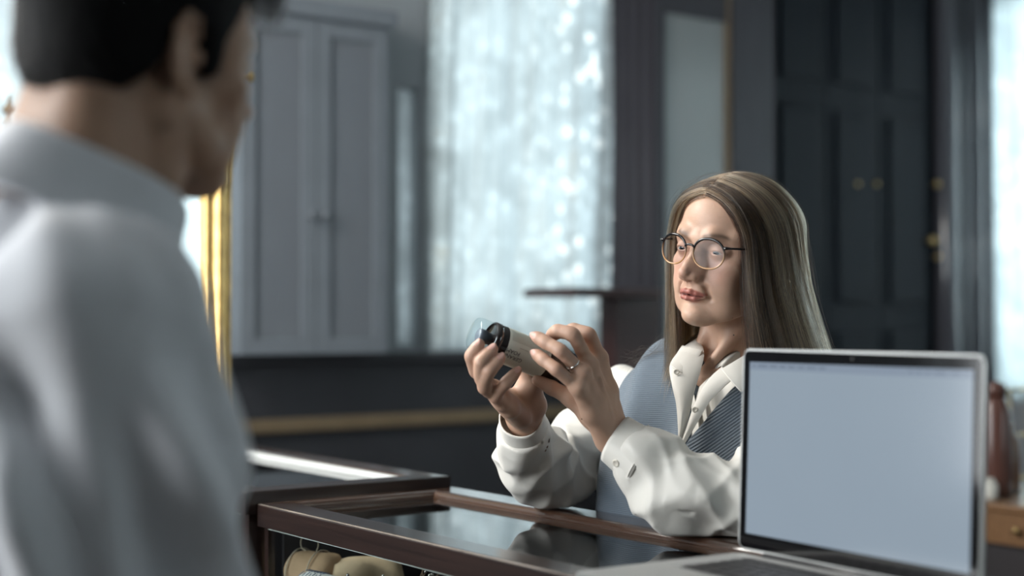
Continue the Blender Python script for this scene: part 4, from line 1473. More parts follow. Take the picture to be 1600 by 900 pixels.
def hand(F, wrist, fingers, thumb, radii, back, palm_r=0.0125):
    """fingers: index..little, each MCP PIP DIP TIP; back = direction out of the back of the hand"""
    F0 = len(F.ops)
    mc = [f[0] for f in fingers]
    side = mc[3] - mc[0]; side /= np.linalg.norm(side)
    for i, m in enumerate(mc):
        w0 = wrist + side * (-0.016 + 0.0105 * i)
        F.chain([w0, midp(w0, m, 0.55), m], (0.0155, palm_r + 0.001, palm_r - 0.0005 - 0.0008 * (i == 3)), 0.010)
    for i in range(3):
        F.cap(midp(mc[i], mc[i + 1], 0.5) - back * 0.004, wrist - back * 0.003, 0.009, 0.016, 0.008)
    for i, f in enumerate(fingers): finger(F, f, radii[i])
    c, m, ip, t = thumb
    F.chain([wrist, c, m], (0.018, 0.0165, 0.0135), 0.012)
    F.chain([c, midp(mc[0], wrist, 0.45)], (0.014, 0.012), 0.014)
    F.chain([m, ip], (0.0118, 0.0098), 0.006)
    F.cap(ip, t, 0.0102, 0.0080, 0.004)
    for m in mc:                                           # tendons and knuckles on the back
        F.chain([midp(wrist, m, 0.25) + back * 0.0115, m + back * 0.0075], (0.0020, 0.0030), 0.008)
        F.ell(m + back * 0.004, (0.0095,) * 3, 0.010)


# her right hand: palm up behind the bottle, fingers closing over it from below
RH = [[P_(770, 606, 1.992), P_(745, 581, 1.952), P_(737, 557, 1.938), P_(750, 537, 1.936)],
      [P_(779, 616, 1.982), P_(753, 592, 1.940), P_(752, 567, 1.926), P_(771, 545, 1.934)],
      [P_(787, 627, 1.980), P_(757, 606, 1.944), P_(765, 580, 1.925), P_(783, 559, 1.934)],
      [P_(799, 637, 1.992), P_(775, 620, 1.958), P_(790, 599, 1.940), P_(809, 579, 1.946)]]
RT = [P_(833, 634, 2.060), P_(832, 602, 2.040), P_(818, 570, 2.030), P_(796, 548, 2.024)]
bk = np.array([-0.45, -0.35, -0.82]); bk /= np.linalg.norm(bk)
hand(FWm, WRR, RH, RT, (0.0079, 0.0081, 0.0077, 0.0069), bk)
FWm.ell(P_(822, 612, 2.045), (0.017, 0.017, 0.022), 0.014)     # ball of the thumb
# her left hand: back towards the counter's front, fingers over the bottle's foot
LH = [[P_(936, 560, 1.985), P_(921, 524, 1.972), P_(897, 516, 1.985), P_(878, 522, 2.000)],
      [P_(921, 571, 1.956), P_(896, 524, 1.940), P_(872, 518, 1.950), P_(860, 526, 1.962)],
      [P_(909, 583, 1.936), P_(877, 549, 1.922), P_(853, 535, 1.935), P_(836, 525, 1.945)],
      [P_(903, 606, 1.930), P_(870, 578, 1.918), P_(850, 563, 1.930), P_(836, 552, 1.942)]]
LT = [P_(927, 648, 1.985), P_(893, 622, 1.985), P_(862, 606, 1.985), P_(840, 594, 1.988)]
bk = np.array([0.25, -0.90, 0.10]); bk /= np.linalg.norm(bk)
hand(FWm, WRL, LH, LT, (0.0082, 0.0082, 0.0077, 0.0070), bk)
for pts in ([(938, 592, 1.950), (944, 620, 1.957), (955, 655, 1.962)],):
    FWm.chain([P_(*p) for p in pts], (0.0022, 0.0026, 0.0022), 0.004)   # veins

t_X, t_Q = FWm.mesh(0.0016, 1)
woman = tag(empty('person', W(TCu, 1.60, 0.0), ROOM_ROT), 'woman with long greying hair and glasses in a blue-grey knit vest, holding a bottle', 'person')
wb = from_np('body', t_X, t_Q, M_skin, woman)
SK = (0.475, 0.300, 0.215)
C = np.tile(np.array(SK), (len(t_X), 1))
# hands a little redder at knuckles and tips
for f in RH + LH:
    for q, wgt in ((f[1], .35), (f[2], .25), (f[3], .45), (f[0], .2)):
        w = wgt * np.exp(-(np.linalg.norm(t_X - q, axis=1) / 0.010) ** 2)
        C = C * (1 - w[:, None]) + np.array([0.50, 0.235, 0.18]) * w[:, None]
for c, R, r in NAILS:
    q = (t_X - c) @ R
    w = ((q[:, 0] / (r * 0.66)) ** 2 + (q[:, 1] / (r * 0.88)) ** 2 < 1.0) & (q[:, 2] > -r * 0.10) & (q[:, 2] < r)
    C[w] = (0.60, 0.36, 0.30)
C = head_colors(t_X, HW, SK, (0.30, 0.080, 0.065), (0.105, 0.062, 0.042, 0.85), (0.50, 0.24, 0.185), C)
vcol(wb, 'skin', C)
for s in (-1, 1):
    eyeball('eye', HW, s, woman, (0.05, -1, -0.34), (M_eyew, M_iris, M_pupil))
# ------------------------------------------------------------------ the bottle in her hands
M_bot = mat('dark_amber_plastic', (0.010, 0.006, 0.005), 0.16, coat=0.5)
M_label = mat('pale_sage_label', (0.72, 0.78, 0.70), 0.5, noise=0.04, nscale=8)
M_txt = mat('black_print', (0.03, 0.03, 0.03), 0.6)
M_txt2 = mat('grey_print', (0.30, 0.33, 0.28), 0.6)
M_cap = glass_mat('clear_plastic_cap', (0.90, 0.94, 0.95), 0.02, 1.4, 0.55)
M_pump = mat('grey_pump', (0.14, 0.165, 0.20), 0.4)

BA, BB = at(740, 520, 1.953), at(888, 580, 2.018)        # cap end, foot end
bz = (BA - BB) / np.linalg.norm(BA - BB)                  # bottle's up axis
BLn = float(np.linalg.norm(BA - BB))
cdir = CAM - (BA + BB) / 2; cdir /= np.linalg.norm(cdir)
bx = cdir - bz * (cdir @ bz); bx /= np.linalg.norm(bx)     # local +x: side that faces the front
by = np.cross(bz, bx)
BR = 0.0252
bott = tag(empty('pump_bottle', BB), 'dark pump bottle with a pale sage label and clear cap held in both hands', 'bottle')
bott.matrix_basis = Matrix(((bx[0], by[0], bz[0], BB[0]), (bx[1], by[1], bz[1], BB[1]), (bx[2], by[2], bz[2], BB[2]), (0, 0, 0, 1)))
LOCAL.add(bott.name)


def lathe_p(*a, **k):
    o = lathe(*a, **k); o.parent = bott; return o


hB = BLn - 0.026
lathe_p('bottle_body', [(0, 0), (BR - 0.003, 0), (BR, 0.003), (BR, hB - 0.012), (BR - 0.001, hB - 0.009), (BR - 0.001, hB - 0.001), (BR - 0.004, hB), (0, hB)], M_bot, None, 48)
lathe_p('collar', [(BR - 0.0008, hB - 0.0085), (BR + 0.0006, hB - 0.008), (BR + 0.0006, hB - 0.001), (BR - 0.002, hB + 0.001), (BR - 0.003, hB + 0.0016)], M_bot, None, 48, cap=False)
lathe_p('clear_cap', [(BR - 0.0015, hB - 0.001), (BR - 0.0012, hB + 0.020), (BR - 0.0025, hB + 0.0245), (BR - 0.006, hB + 0.026), (0, hB + 0.026)], M_cap, None, 48, cap=False)
lathe_p('pump_head', [(0, hB), (0.0085, hB), (0.0085, hB + 0.008), (0.0098, hB + 0.008), (0.0098, hB + 0.018), (0.008, hB + 0.0195), (0, hB + 0.0195)], M_pump, None, 28)
# paper label wrapped round most of the body
z0, z1 = 0.046, hB - 0.018
nn = 60
V = []
for i in range(nn):
    a = math.radians(-165 + 330 * i / (nn - 1))
    for z in (z0, z1): V.append(((BR + 0.00025) * math.cos(a), (BR + 0.00025) * math.sin(a), z))
Q = [(2 * i, 2 * i + 2, 2 * i + 3, 2 * i + 1) for i in range(nn - 1)]
lab = from_np('label', np.array(V), np.array(Q), M_label); lab.parent = bott


def wrap_text(txt, size, zc, ang, m, name):
    """lettering printed round the label; reads along the bottle's axis, upside down as held"""
    cu = bpy.data.curves.new(name, 'FONT'); cu.body = txt; cu.size = size; cu.resolution_u = 3
    cu.align_x = 'LEFT'; cu.align_y = 'CENTER'
    t = bpy.data.objects.new(name, cu); COL.objects.link(t)
    me = bpy.data.meshes.new_from_object(t.evaluated_get(bpy.context.evaluated_depsgraph_get()))
    bpy.data.objects.remove(t)
    for v in me.vertices:
        x, y = v.co.x, v.co.y
        a = ang - y / BR                                  # text height runs round the body
        v.co = ((BR + 0.0005) * math.cos(a), (BR + 0.0005) * math.sin(a), zc + x)
    o = bpy.data.objects.new(name, me); COL.objects.link(o)
    me.materials.append(m); o.parent = lab
    return o


# axis +z runs towards the cap (left in the picture); letters are seen upside down from the front
SGN = 1.0
wrap_text('GERANIUM', 0.0080, BLn - 0.0735, -0.46, M_txt, 'print_title')
wrap_text('FOAM', 0.0080, BLn - 0.066, -0.15, M_txt, 'print_title')
wrap_text('mousse nettoyante', 0.0032, BLn - 0.087, 0.16, M_txt2, 'print_line')
for i in range(11):
    bm = bmesh.new()
    a = 0.44 + 0.072 * i
    L = (z1 - z0) - 0.008 - (0.014 if i in (3, 8) else 0)
    vs = [bm.verts.new(((BR + 0.0004) * math.cos(a + da), (BR + 0.0004) * math.sin(a + da), zz)) for da, zz in ((0, z1 - 0.004 - L), (0, z1 - 0.004), (0.020, z1 - 0.004), (0.020, z1 - 0.004 - L))]
    bm.faces.new(vs)
    o = from_bm('print_line', bm, M_txt2); o.parent = lab
# ------------------------------------------------------------------ her clothes
def cloth_mat(name, col, rough=0.75, weave=900.0, sheen=0.2, noise=0.05, trans=0.0):
    m = mat(name, col, rough, noise=noise, nscale=6, bump=0.12, bscale=weave, sheen=sheen)
    return m


M_shirt_w = cloth_mat('cream_silk_shirt', (0.68, 0.655, 0.60), 0.55)
M_btn = mat('pearl_button', (0.62, 0.58, 0.50), 0.3)


def knit_mat(name, c1, c2):
    m, nt, p = nodes(name)
    tc = N(nt, 'ShaderNodeTexCoord')
    sep = N(nt, 'ShaderNodeSeparateXYZ'); nt.links.new(tc.outputs['Object'], sep.inputs[0])
    du = N(nt, 'ShaderNodeVectorMath', operation='DOT_PRODUCT'); du.inputs[1].default_value = tuple(AU)
    nt.links.new(tc.outputs['Object'], du.inputs[0])
    # fine level rows
    w1_ = N(nt, 'ShaderNodeTexWave', Scale=110.0, Distortion=0.6); w1_.bands_direction = 'Z'
    w1_.inputs['Detail Scale'].default_value = 6.0
    nt.links.new(tc.outputs['Object'], w1_.inputs[0])
    # slanting purl rows on her left front
    mp = N(nt, 'ShaderNodeMapping'); mp.inputs['Rotation'].default_value = (0.0, 0.62, 0.0)
    nt.links.new(tc.outputs['Object'], mp.inputs[0])
    w2_ = N(nt, 'ShaderNodeTexWave', Scale=85.0, Distortion=1.2); w2_.bands_direction = 'Z'
    w2_.inputs['Detail Scale'].default_value = 10.0
    nt.links.new(mp.outputs[0], w2_.inputs[0])
    lt = N(nt, 'ShaderNodeMath', operation='LESS_THAN'); lt.inputs[1].default_value = 1.497
    nt.links.new(du.outputs['Value'], lt.inputs[0])
    mx = N(nt, 'ShaderNodeMix', data_type='FLOAT')
    nt.links.new(lt.outputs[0], mx.inputs[0]); nt.links.new(w1_.outputs['Fac'], mx.inputs[2]); nt.links.new(w2_.outputs['Fac'], mx.inputs[3])
    rp = N(nt, 'ShaderNodeValToRGB')
    rp.color_ramp.elements[0].color = (*c1, 1); rp.color_ramp.elements[1].color = (*c2, 1)
    nt.links.new(mx.outputs[0], rp.inputs[0]); nt.links.new(rp.outputs[0], p.inputs['Base Color'])
    st = N(nt, 'ShaderNodeMapRange'); st.inputs[3].default_value = 0.35; st.inputs[4].default_value = 0.9
    nt.links.new(lt.outputs[0], st.inputs[0])
    bp = N(nt, 'ShaderNodeBump', Distance=0.0022)
    nt.links.new(st.outputs[0], bp.inputs['Strength'])
    nt.links.new(mx.outputs[0], bp.inputs['Height']); nt.links.new(bp.outputs[0], p.inputs['Normal'])
    p.inputs['Roughness'].default_value = 0.85
    p.inputs['Sheen Weight'].default_value = 0.25
    return m


M_vest = knit_mat('blue_grey_knit', (0.085, 0.113, 0.145), (0.118, 0.152, 0.188))

RT_ = np.stack([AU, AV, np.array([0, 0, 1.0])], 1)       # torso axes
T = Field()
for du in (-0.07, 0.07):
    T.ell(W(1.560 + du, 1.548, 1.06), (0.112, 0.108, 0.19), 0.03, '+', RT_)
    T.ell(W(1.585 + du, 1.535, 0.86), (0.118, 0.112, 0.24), 0.05, '+', RT_)
    T.ell(W(1.560 + du * 1.05, 1.482, 1.055), (0.066, 0.058, 0.070), 0.045, '+', RT_)
T.chain([W(1.72, 1.562, 1.160), W(1.555, 1.585, 1.195), W(1.42, 1.578, 1.160)], (0.052, 0.060, 0.052), 0.04)
T.ell(W(1.575, 1.57, 0.68), (0.18, 0.14, 0.16), 0.05, '+', RT_)
tlo, thi = T.bmin - 0.05, T.bmax + 0.05


def torso(off, extra=None):
    def f(p):
        sh = p.shape
        d = T.evalb(p.reshape(-1, 1, 3) if p.ndim == 2 else p, 0.12).reshape(sh[:-1]) - off
        return d
    return f


au32, av32 = AU.astype(np.float32), AV.astype(np.float32)


def wedge(uL, zL, uA, zA, uR, zR, vmax):
    """V-shaped neck opening with its point at (uA, zA)"""
    nL = np.array([-(zL - zA), (uL - uA)]); nL /= np.linalg.norm(nL)
    if nL @ np.array([uL + 1 - uA, 0]) < 0: nL = -nL
    nR = np.array([(zR - zA), -(uR - uA)]); nR /= np.linalg.norm(nR)
    if nR @ np.array([uR - 1 - uA, 0]) < 0: nR = -nR

    def f(p):
        u = p @ au32 - uA; z = p[..., 2] - zA; v = p @ av32
        return np.maximum(np.maximum(nL[0] * u + nL[1] * z, nR[0] * u + nR[1] * z), v - vmax).astype(np.float32)
    return f


# ---- knit vest
FV = Field()
FV.fn(torso(0.0125), tlo, thi, 0.001)
FV.fn(wedge(1.560, 1.262, 1.4985, 1.110, 1.428, 1.235, 1.60), tlo, thi, 0.006, '-')
FV.fn(lambda p: np.maximum(1.737 - p @ au32 + 0.25 * (1.13 - p[..., 2]), 1.035 - p[..., 2]), tlo, thi, 0.008, '-')
FV.fn(lambda p: np.maximum(p @ au32 - 1.405 + 0.25 * (1.13 - p[..., 2]), 1.035 - p[..., 2]), tlo, thi, 0.008, '-')
FV.fn(lambda p: (p[..., 2] - 0.70), tlo, thi, 0.006, '-')


def fold_v(p):
    u = p @ au32; z = p[..., 2]
    a = np.exp(-((u - (1.640 - 0.25 * (1.2 - z))) / 0.020) ** 2) * np.clip((z - 0.95) / 0.12, 0, 1) * -0.006
    b = np.exp(-((u - (1.690 - 0.30 * (1.2 - z))) / 0.022) ** 2) * np.clip((z - 0.95) / 0.12, 0, 1) * 0.005
    return (a + b + 0.0022 * snoise(p * np.array([1, 1, 0.6], np.float32), 7.0, 5)).astype(np.float32)


FV.fn(fold_v, tlo, thi, 0.0, 'x')
vX, vQ = FV.mesh(0.0032, 1)
vest = from_np('knit_vest', vX, vQ, M_vest, woman)
tag(vest, 'blue-grey knitted sleeveless vest')

# ---- shirt: body under the vest and the two sleeves
FS = Field()
FS.fn(torso(-0.002), tlo, thi, 0.001)
FS.fn(wedge(1.4985, 1.250, 1.4965, 1.186, 1.452, 1.238, 1.60), tlo, thi, 0.003, '-')
FS.fn(lambda p: (p[..., 2] - 0.72), tlo, thi, 0.004, '-')
WR_c = midp(WRR, ELR, 0.10); WL_c = midp(WRL, ELL, 0.10)
SLR = [W(1.762, 1.557, 1.160), P_(925, 690, 2.30), P_(870, 738, 2.245), P_(836, 712, 2.175), P_(820, 678, 2.110), P_(817, 664, 2.092)]
FS.chain(SLR, (0.056, 0.056, 0.050, 0.046, 0.037, 0.0335), 0.02)
FS.chain([W(1.62, 1.575, 1.168), SLR[0]], (0.052, 0.054), 0.02)
FS.chain([P_(815, 705, 2.13), P_(848, 752, 2.20)], (0.036, 0.040), 0.025)
FS.chain([P_(800, 690, 2.11), P_(818, 742, 2.17), P_(860, 766, 2.225)], (0.018, 0.024, 0.024), 0.02)   # sagging cloth
SLL = [W(1.388, 1.575, 1.160), P_(1225, 715, 1.985), P_(1180, 780, 1.930), P_(1085, 766, 1.940), P_(1010, 718, 1.965), P_(974, 694, 1.980)]
FS.chain([W(1.50, 1.578, 1.168), SLL[0]], (0.052, 0.055), 0.02)
FS.chain(SLL, (0.056, 0.056, 0.050, 0.047, 0.040, 0.0335), 0.02)
FS.chain([P_(1000, 745, 1.955), P_(1050, 782, 1.945), P_(1150, 793, 1.93)], (0.020, 0.042, 0.042), 0.03)


def arm_cut(a, b, r):
    """open sleeve end: keep nothing beyond the cuff line"""
    a = np.asarray(a, np.float32); d = (np.asarray(b) - np.asarray(a)); d = (d / np.linalg.norm(d)).astype(np.float32)

    def f(p):
        q = p - a
        return np.maximum(-(q @ d), np.sqrt(np.sum(q * q, -1)) - r).astype(np.float32)
    return f


def folds(pts, seed, amp, along=7.0, across=24.0, twist=2.0):
    pts = [np.asarray(p, np.float32) for p in pts]

    def f(p):
        sw = np.zeros(p.shape[:-1], np.float32) + 1e-9; tt = np.zeros_like(sw); ca = np.zeros_like(sw); sa = np.zeros_like(sw)
        acc = 0.0
        for a, b in zip(pts[:-1], pts[1:]):
            ba = b - a; L = float(np.linalg.norm(ba)); ax = ba / L
            h = np.clip(((p - a) @ ba) / (L * L), 0, 1)
            q = p - a - h[..., None] * ba
            d = np.sqrt(np.sum(q * q, -1))
            ref = np.array([0.2, -0.7, 0.7], np.float32); e1 = ref - ax * (ref @ ax); e1 /= np.linalg.norm(e1); e2 = np.cross(ax, e1)
            w = np.exp(-d / 0.010).astype(np.float32)
            sw += w; tt += w * (acc + h * L); ca += w * (q @ e1); sa += w * (q @ e2)
            acc += L
        tt = tt / sw; th = np.arctan2(sa, ca)
        core = np.clip(np.hypot(ca, sa) / sw / 0.03, 0, 1)
        rr = np.random.default_rng(seed)
        v = 0
        for k in range(4):
            ph = rr.uniform(0, 6.28, 2); n = [1, 2, 2, 3][k]
            w = np.sin(n * th + twist * (1, -1, 1, -1)[k] * tt * (8, 12, 16, 20)[k] + ph[0] + 0.8 * np.sin(tt * 26 + ph[1]))
            v = v + (np.maximum(1.01 - np.sqrt(w * w + 0.02), 0) ** 1.3 - 0.3) * np.array([1.0, .8, .6, .4])[k]
        v2 = snoise(p, 11.0, seed, 1)
        v = v * core * np.clip((acc - tt) / 0.05, 0.0, 1.0)          # flat where it is gathered into the cuff
        return (-(amp * v * 0.8 + amp * 0.22 * v2)).astype(np.float32)
    return f


def pts_box(pts, m): return np.min(pts, 0) - m, np.max(pts, 0) + m


for pts, sd in ((SLR, 3), (SLL, 8)):
    lo, hi = pts_box(pts[1:], 0.085)
    FS.fn(folds(pts[1:], sd, 0.0105), lo, hi, 0.0, 'x')
for e0, e1, r in ((SLR[-2], SLR[-1], 0.08), (SLL[-2], SLL[-1], 0.08)):
    e0, e1 = np.asarray(e0), np.asarray(e1)
    cpt = e0 + (e1 - e0) * 0.75
    FS.fn(arm_cut(cpt, cpt + (e1 - e0), r), cpt - r, cpt + r, 0.002, '-')
clo, chi = W(1.3, 1.45, 0.9), W(2.0, 1.3, 1.1)
FS.fn(lambda p: np.maximum(p[..., 2] - 1.0012, (p @ av32) - 1.416), np.array([-0.3, 1.6, 0.93]), np.array([0.6, 2.6, 1.0]), 0.004, '-')
sX, sQ = FS.mesh(0.0026, 1)
sX, sQ = largest(sX, sQ)
shirt = from_np('shirt', sX, sQ, M_shirt_w, woman)
tag(shirt, 'cream silk shirt')
sm_ = shirt.modifiers.new('soften', 'SMOOTH'); sm_.factor = 0.5; sm_.iterations = 5


# ---- cuffs: open bands with a turned edge and a button
def cuff(axis_pts, r0, r1, L, oval, roll, seed):
    """band of cloth round the wrist; axis from the hand towards the elbow"""
    a, b = [np.asarray(q, float) for q in axis_pts]
    ax = (b - a) / np.linalg.norm(b - a)
    ref = np.array([0.1, -1.0, 0.15]); e1 = ref - ax * (ref @ ax); e1 /= np.linalg.norm(e1)
    e2 = np.cross(ax, e1)
    n, k = 72, 12
    rr = np.random.default_rng(seed); ph = rr.uniform(0, 6.28, 3)
    V = []
    for i in range(k):
        t = i / (k - 1)
        for j in range(n):
            th = 2 * PI * j / n
            r = r0 + (r1 - r0) * t
            r *= 1 + oval * math.cos(2 * (th - roll)) + 0.025 * math.sin(3 * th + ph[0] + t) + 0.012 * math.sin(5 * th + ph[1] + 3 * t)
            sl = 0.004 * math.cos(th - roll) * (1 - t)
            V.append(a + ax * (L * t + sl) + r * (math.cos(th) * e1 + math.sin(th) * e2))
    Q = [(i * n + j, i * n + (j + 1) % n, (i + 1) * n + (j + 1) % n, (i + 1) * n + j) for i in range(k - 1) for j in range(n)]
    o = from_np('cuff', np.array(V), np.array(Q), M_shirt_w, woman)
    so = o.modifiers.new('thick', 'SOLIDIFY'); so.thickness = 0.0022; so.offset = 0
    # seam and button
    tb = b if False else a + ax * (L - 0.004)
    ring = [tb + (r1 + 0.0012) * (1 + oval * math.cos(2 * (th - roll)) + 0.025 * math.sin(3 * th + ph[0] + 1) + 0.012 * math.sin(5 * th + ph[1] + 3)) * (math.cos(th) * e1 + math.sin(th) * e2) for th in np.linspace(0, 2 * PI, 60)[:-1]]
    tube('seam', ring, 0.0009, M_shirt_w, o, 5, closed=True)
    return o, a, ax, e1, e2


cr_, a_, x_, e1_, e2_ = cuff((P_(815, 650, 2.078), P_(822, 690, 2.125)), 0.0335, 0.0385, 0.046, 0.05, 0.6, 2)
cl_, a2_, x2_, e12_, e22_ = cuff((P_(962, 686, 1.985), P_(1012, 722, 1.962)), 0.0345, 0.0405, 0.058, 0.06, 1.0, 5)


def button(p, n, r, parent):
    b = lathe('button', [(0, 0.0006), (r * .55, 0.0006), (r * .7, 0.0012), (r, 0.0010), (r, -0.0006), (0, -0.0006)], M_btn, parent, 20)
    b.location = p
    b.rotation_euler = Vector(n).to_track_quat('Z', 'Y').to_euler()
    return b


nb = -e22_ * 0.0 + e12_
bp_ = P_(966, 735, 1.985); q = bp_ - a2_; t = q @ x2_; rad = e12_ * 0.85 - np.array([0, 0, 0.75]) + np.array([-0.25, 0, 0]); rad = rad - x2_ * (rad @ x2_); rad /= np.linalg.norm(rad); t = 0.030
d_ = a2_ + x2_ * t + rad * 0.0412
button(d_, rad, 0.0055, cl_)


# ---- collar and placket: strips of cloth laid over the chest
def strip(name, L, R, m, parent, n=26, k=7, bulge=0.004, thick=0.0022, up=None):
    """cloth between two guide lines (lists of world points)"""
    A, B = spline(L, n), spline(R, n)
    nrm = np.array([-0.35, -0.93, 0.12]) if up is None else np.asarray(up, float)
    V = []
    for i in range(n):
        for j in range(k):
            t = j / (k - 1)
            V.append(A[i] + (B[i] - A[i]) * t + nrm * bulge * math.sin(PI * t))
    Q = [(i * k + j, i * k + j + 1, (i + 1) * k + j + 1, (i + 1) * k + j) for i in range(n - 1) for j in range(k - 1)]
    o = from_np(name, np.array(V), np.array(Q), m, parent)
    s = o.modifiers.new('thick', 'SOLIDIFY'); s.thickness = thick; s.offset = 0
    b = o.modifiers.new('soft', 'BEVEL'); b.width = 0.0008; b.segments = 2; b.limit_method = 'ANGLE'
    return o


# her right front (left in the picture)
strip('placket', [P_(1088, 530, 2.165), P_(1066, 545, 2.130), P_(1047, 570, 2.090), P_(1050, 600, 2.062), P_(1057, 630, 2.043), P_(1060, 664, 2.028), P_(1061, 694, 2.022)],
      [P_(1092, 530, 2.165), P_(1100, 552, 2.110), P_(1095, 578, 2.072), P_(1085, 612, 2.046), P_(1079, 638, 2.034), P_(1072, 664, 2.026), P_(1063, 694, 2.022)], M_shirt_w, woman, bulge=0.006)
# her left front
strip('placket', [P_(1128, 574, 2.045), P_(1112, 588, 2.040), P_(1098, 606, 2.036), P_(1088, 626, 2.031), P_(1078, 654, 2.024), P_(1066, 690, 2.016)],
      [P_(1150, 588, 2.022), P_(1130, 606, 2.022), P_(1112, 624, 2.022), P_(1099, 644, 2.020), P_(1086, 666, 2.018), P_(1066, 698, 2.014)], M_shirt_w, woman, bulge=0.003)
# collar leaves
cl1 = strip('collar', [P_(1180, 546, 2.075), P_(1162, 556, 2.050), P_(1144, 567, 2.035), P_(1127, 577, 2.030)],
            [P_(1205, 580, 2.040), P_(1186, 600, 2.010), P_(1170, 607, 2.000), P_(1157, 612, 1.996)], M_shirt_w, woman, bulge=0.006)
cl2 = strip('collar', [P_(1066, 540, 2.140), P_(1058, 552, 2.120), P_(1052, 563, 2.100), P_(1047, 571, 2.086)],
            [P_(1098, 548, 2.110), P_(1090, 562, 2.092), P_(1080, 575, 2.076), P_(1069, 586, 2.064)], M_shirt_w, woman, bulge=0.005)
for (x, y, d) in ((1057, 581, 2.064), (1066, 632, 2.036), (1086, 640, 2.022)):
    button(P_(x, y, d), (-0.35, -0.93, 0.1), 0.0042, woman)
# back of the collar, round the neck under the hair
nk = []
for th in np.linspace(-0.3, PI + 0.3, 24):
    c = W(1.535, 1.572, 1.235)
    nk.append(c + AU * -0.066 * math.cos(th) + AV * 0.062 * math.sin(th))
strip('collar_band', nk, [p + np.array([0, 0, 0.028]) for p in nk], M_shirt_w, woman, n=40, up=(0, 0, 0))

# trousers and shoes, behind the counter
M_trou = mat('charcoal_trousers', (0.03, 0.03, 0.035), 0.8)
FT = Field()
FT.ell(W(1.575, 1.58, 0.66), (0.175, 0.135, 0.15), 0.04, '+', RT_)
for s in (-1, 1):
    FT.chain([W(1.575 + 0.085 * s, 1.60, 0.62), W(1.575 + 0.09 * s, 1.54, 0.36), W(1.575 + 0.09 * s, 1.62, 0.07)], (0.085, 0.062, 0.05), 0.03)
tX, tQ = FT.mesh(0.008, 1)
from_np('trousers', tX, tQ, M_trou, woman)
for s in (-1, 1):
    FTs = Field(); FTs.chain([W(1.575 + 0.09 * s, 1.66, 0.036), W(1.575 + 0.09 * s, 1.50, 0.028)], (0.034, 0.028), 0.01)
    FTs.cap(W(1.575 + 0.09 * s, 1.63, 0.06), W(1.575 + 0.09 * s, 1.63, 0.09), 0.04, 0.045, 0.01)
    fX, fQ = FTs.mesh(0.006, 1)
    from_np('shoe', fX, fQ, M_trou, woman)
# ------------------------------------------------------------------ her hair
M_hairW = hair_mat('greying_brown_hair', [(0.009, 0.005, 0.003), (0.036, 0.0215, 0.012), (0.092, 0.058, 0.033), (0.20, 0.137, 0.080), (0.45, 0.345, 0.22)], 0.22, 'tint')
M_scalp = mat('hair_shade', (0.045, 0.032, 0.023), 0.7)


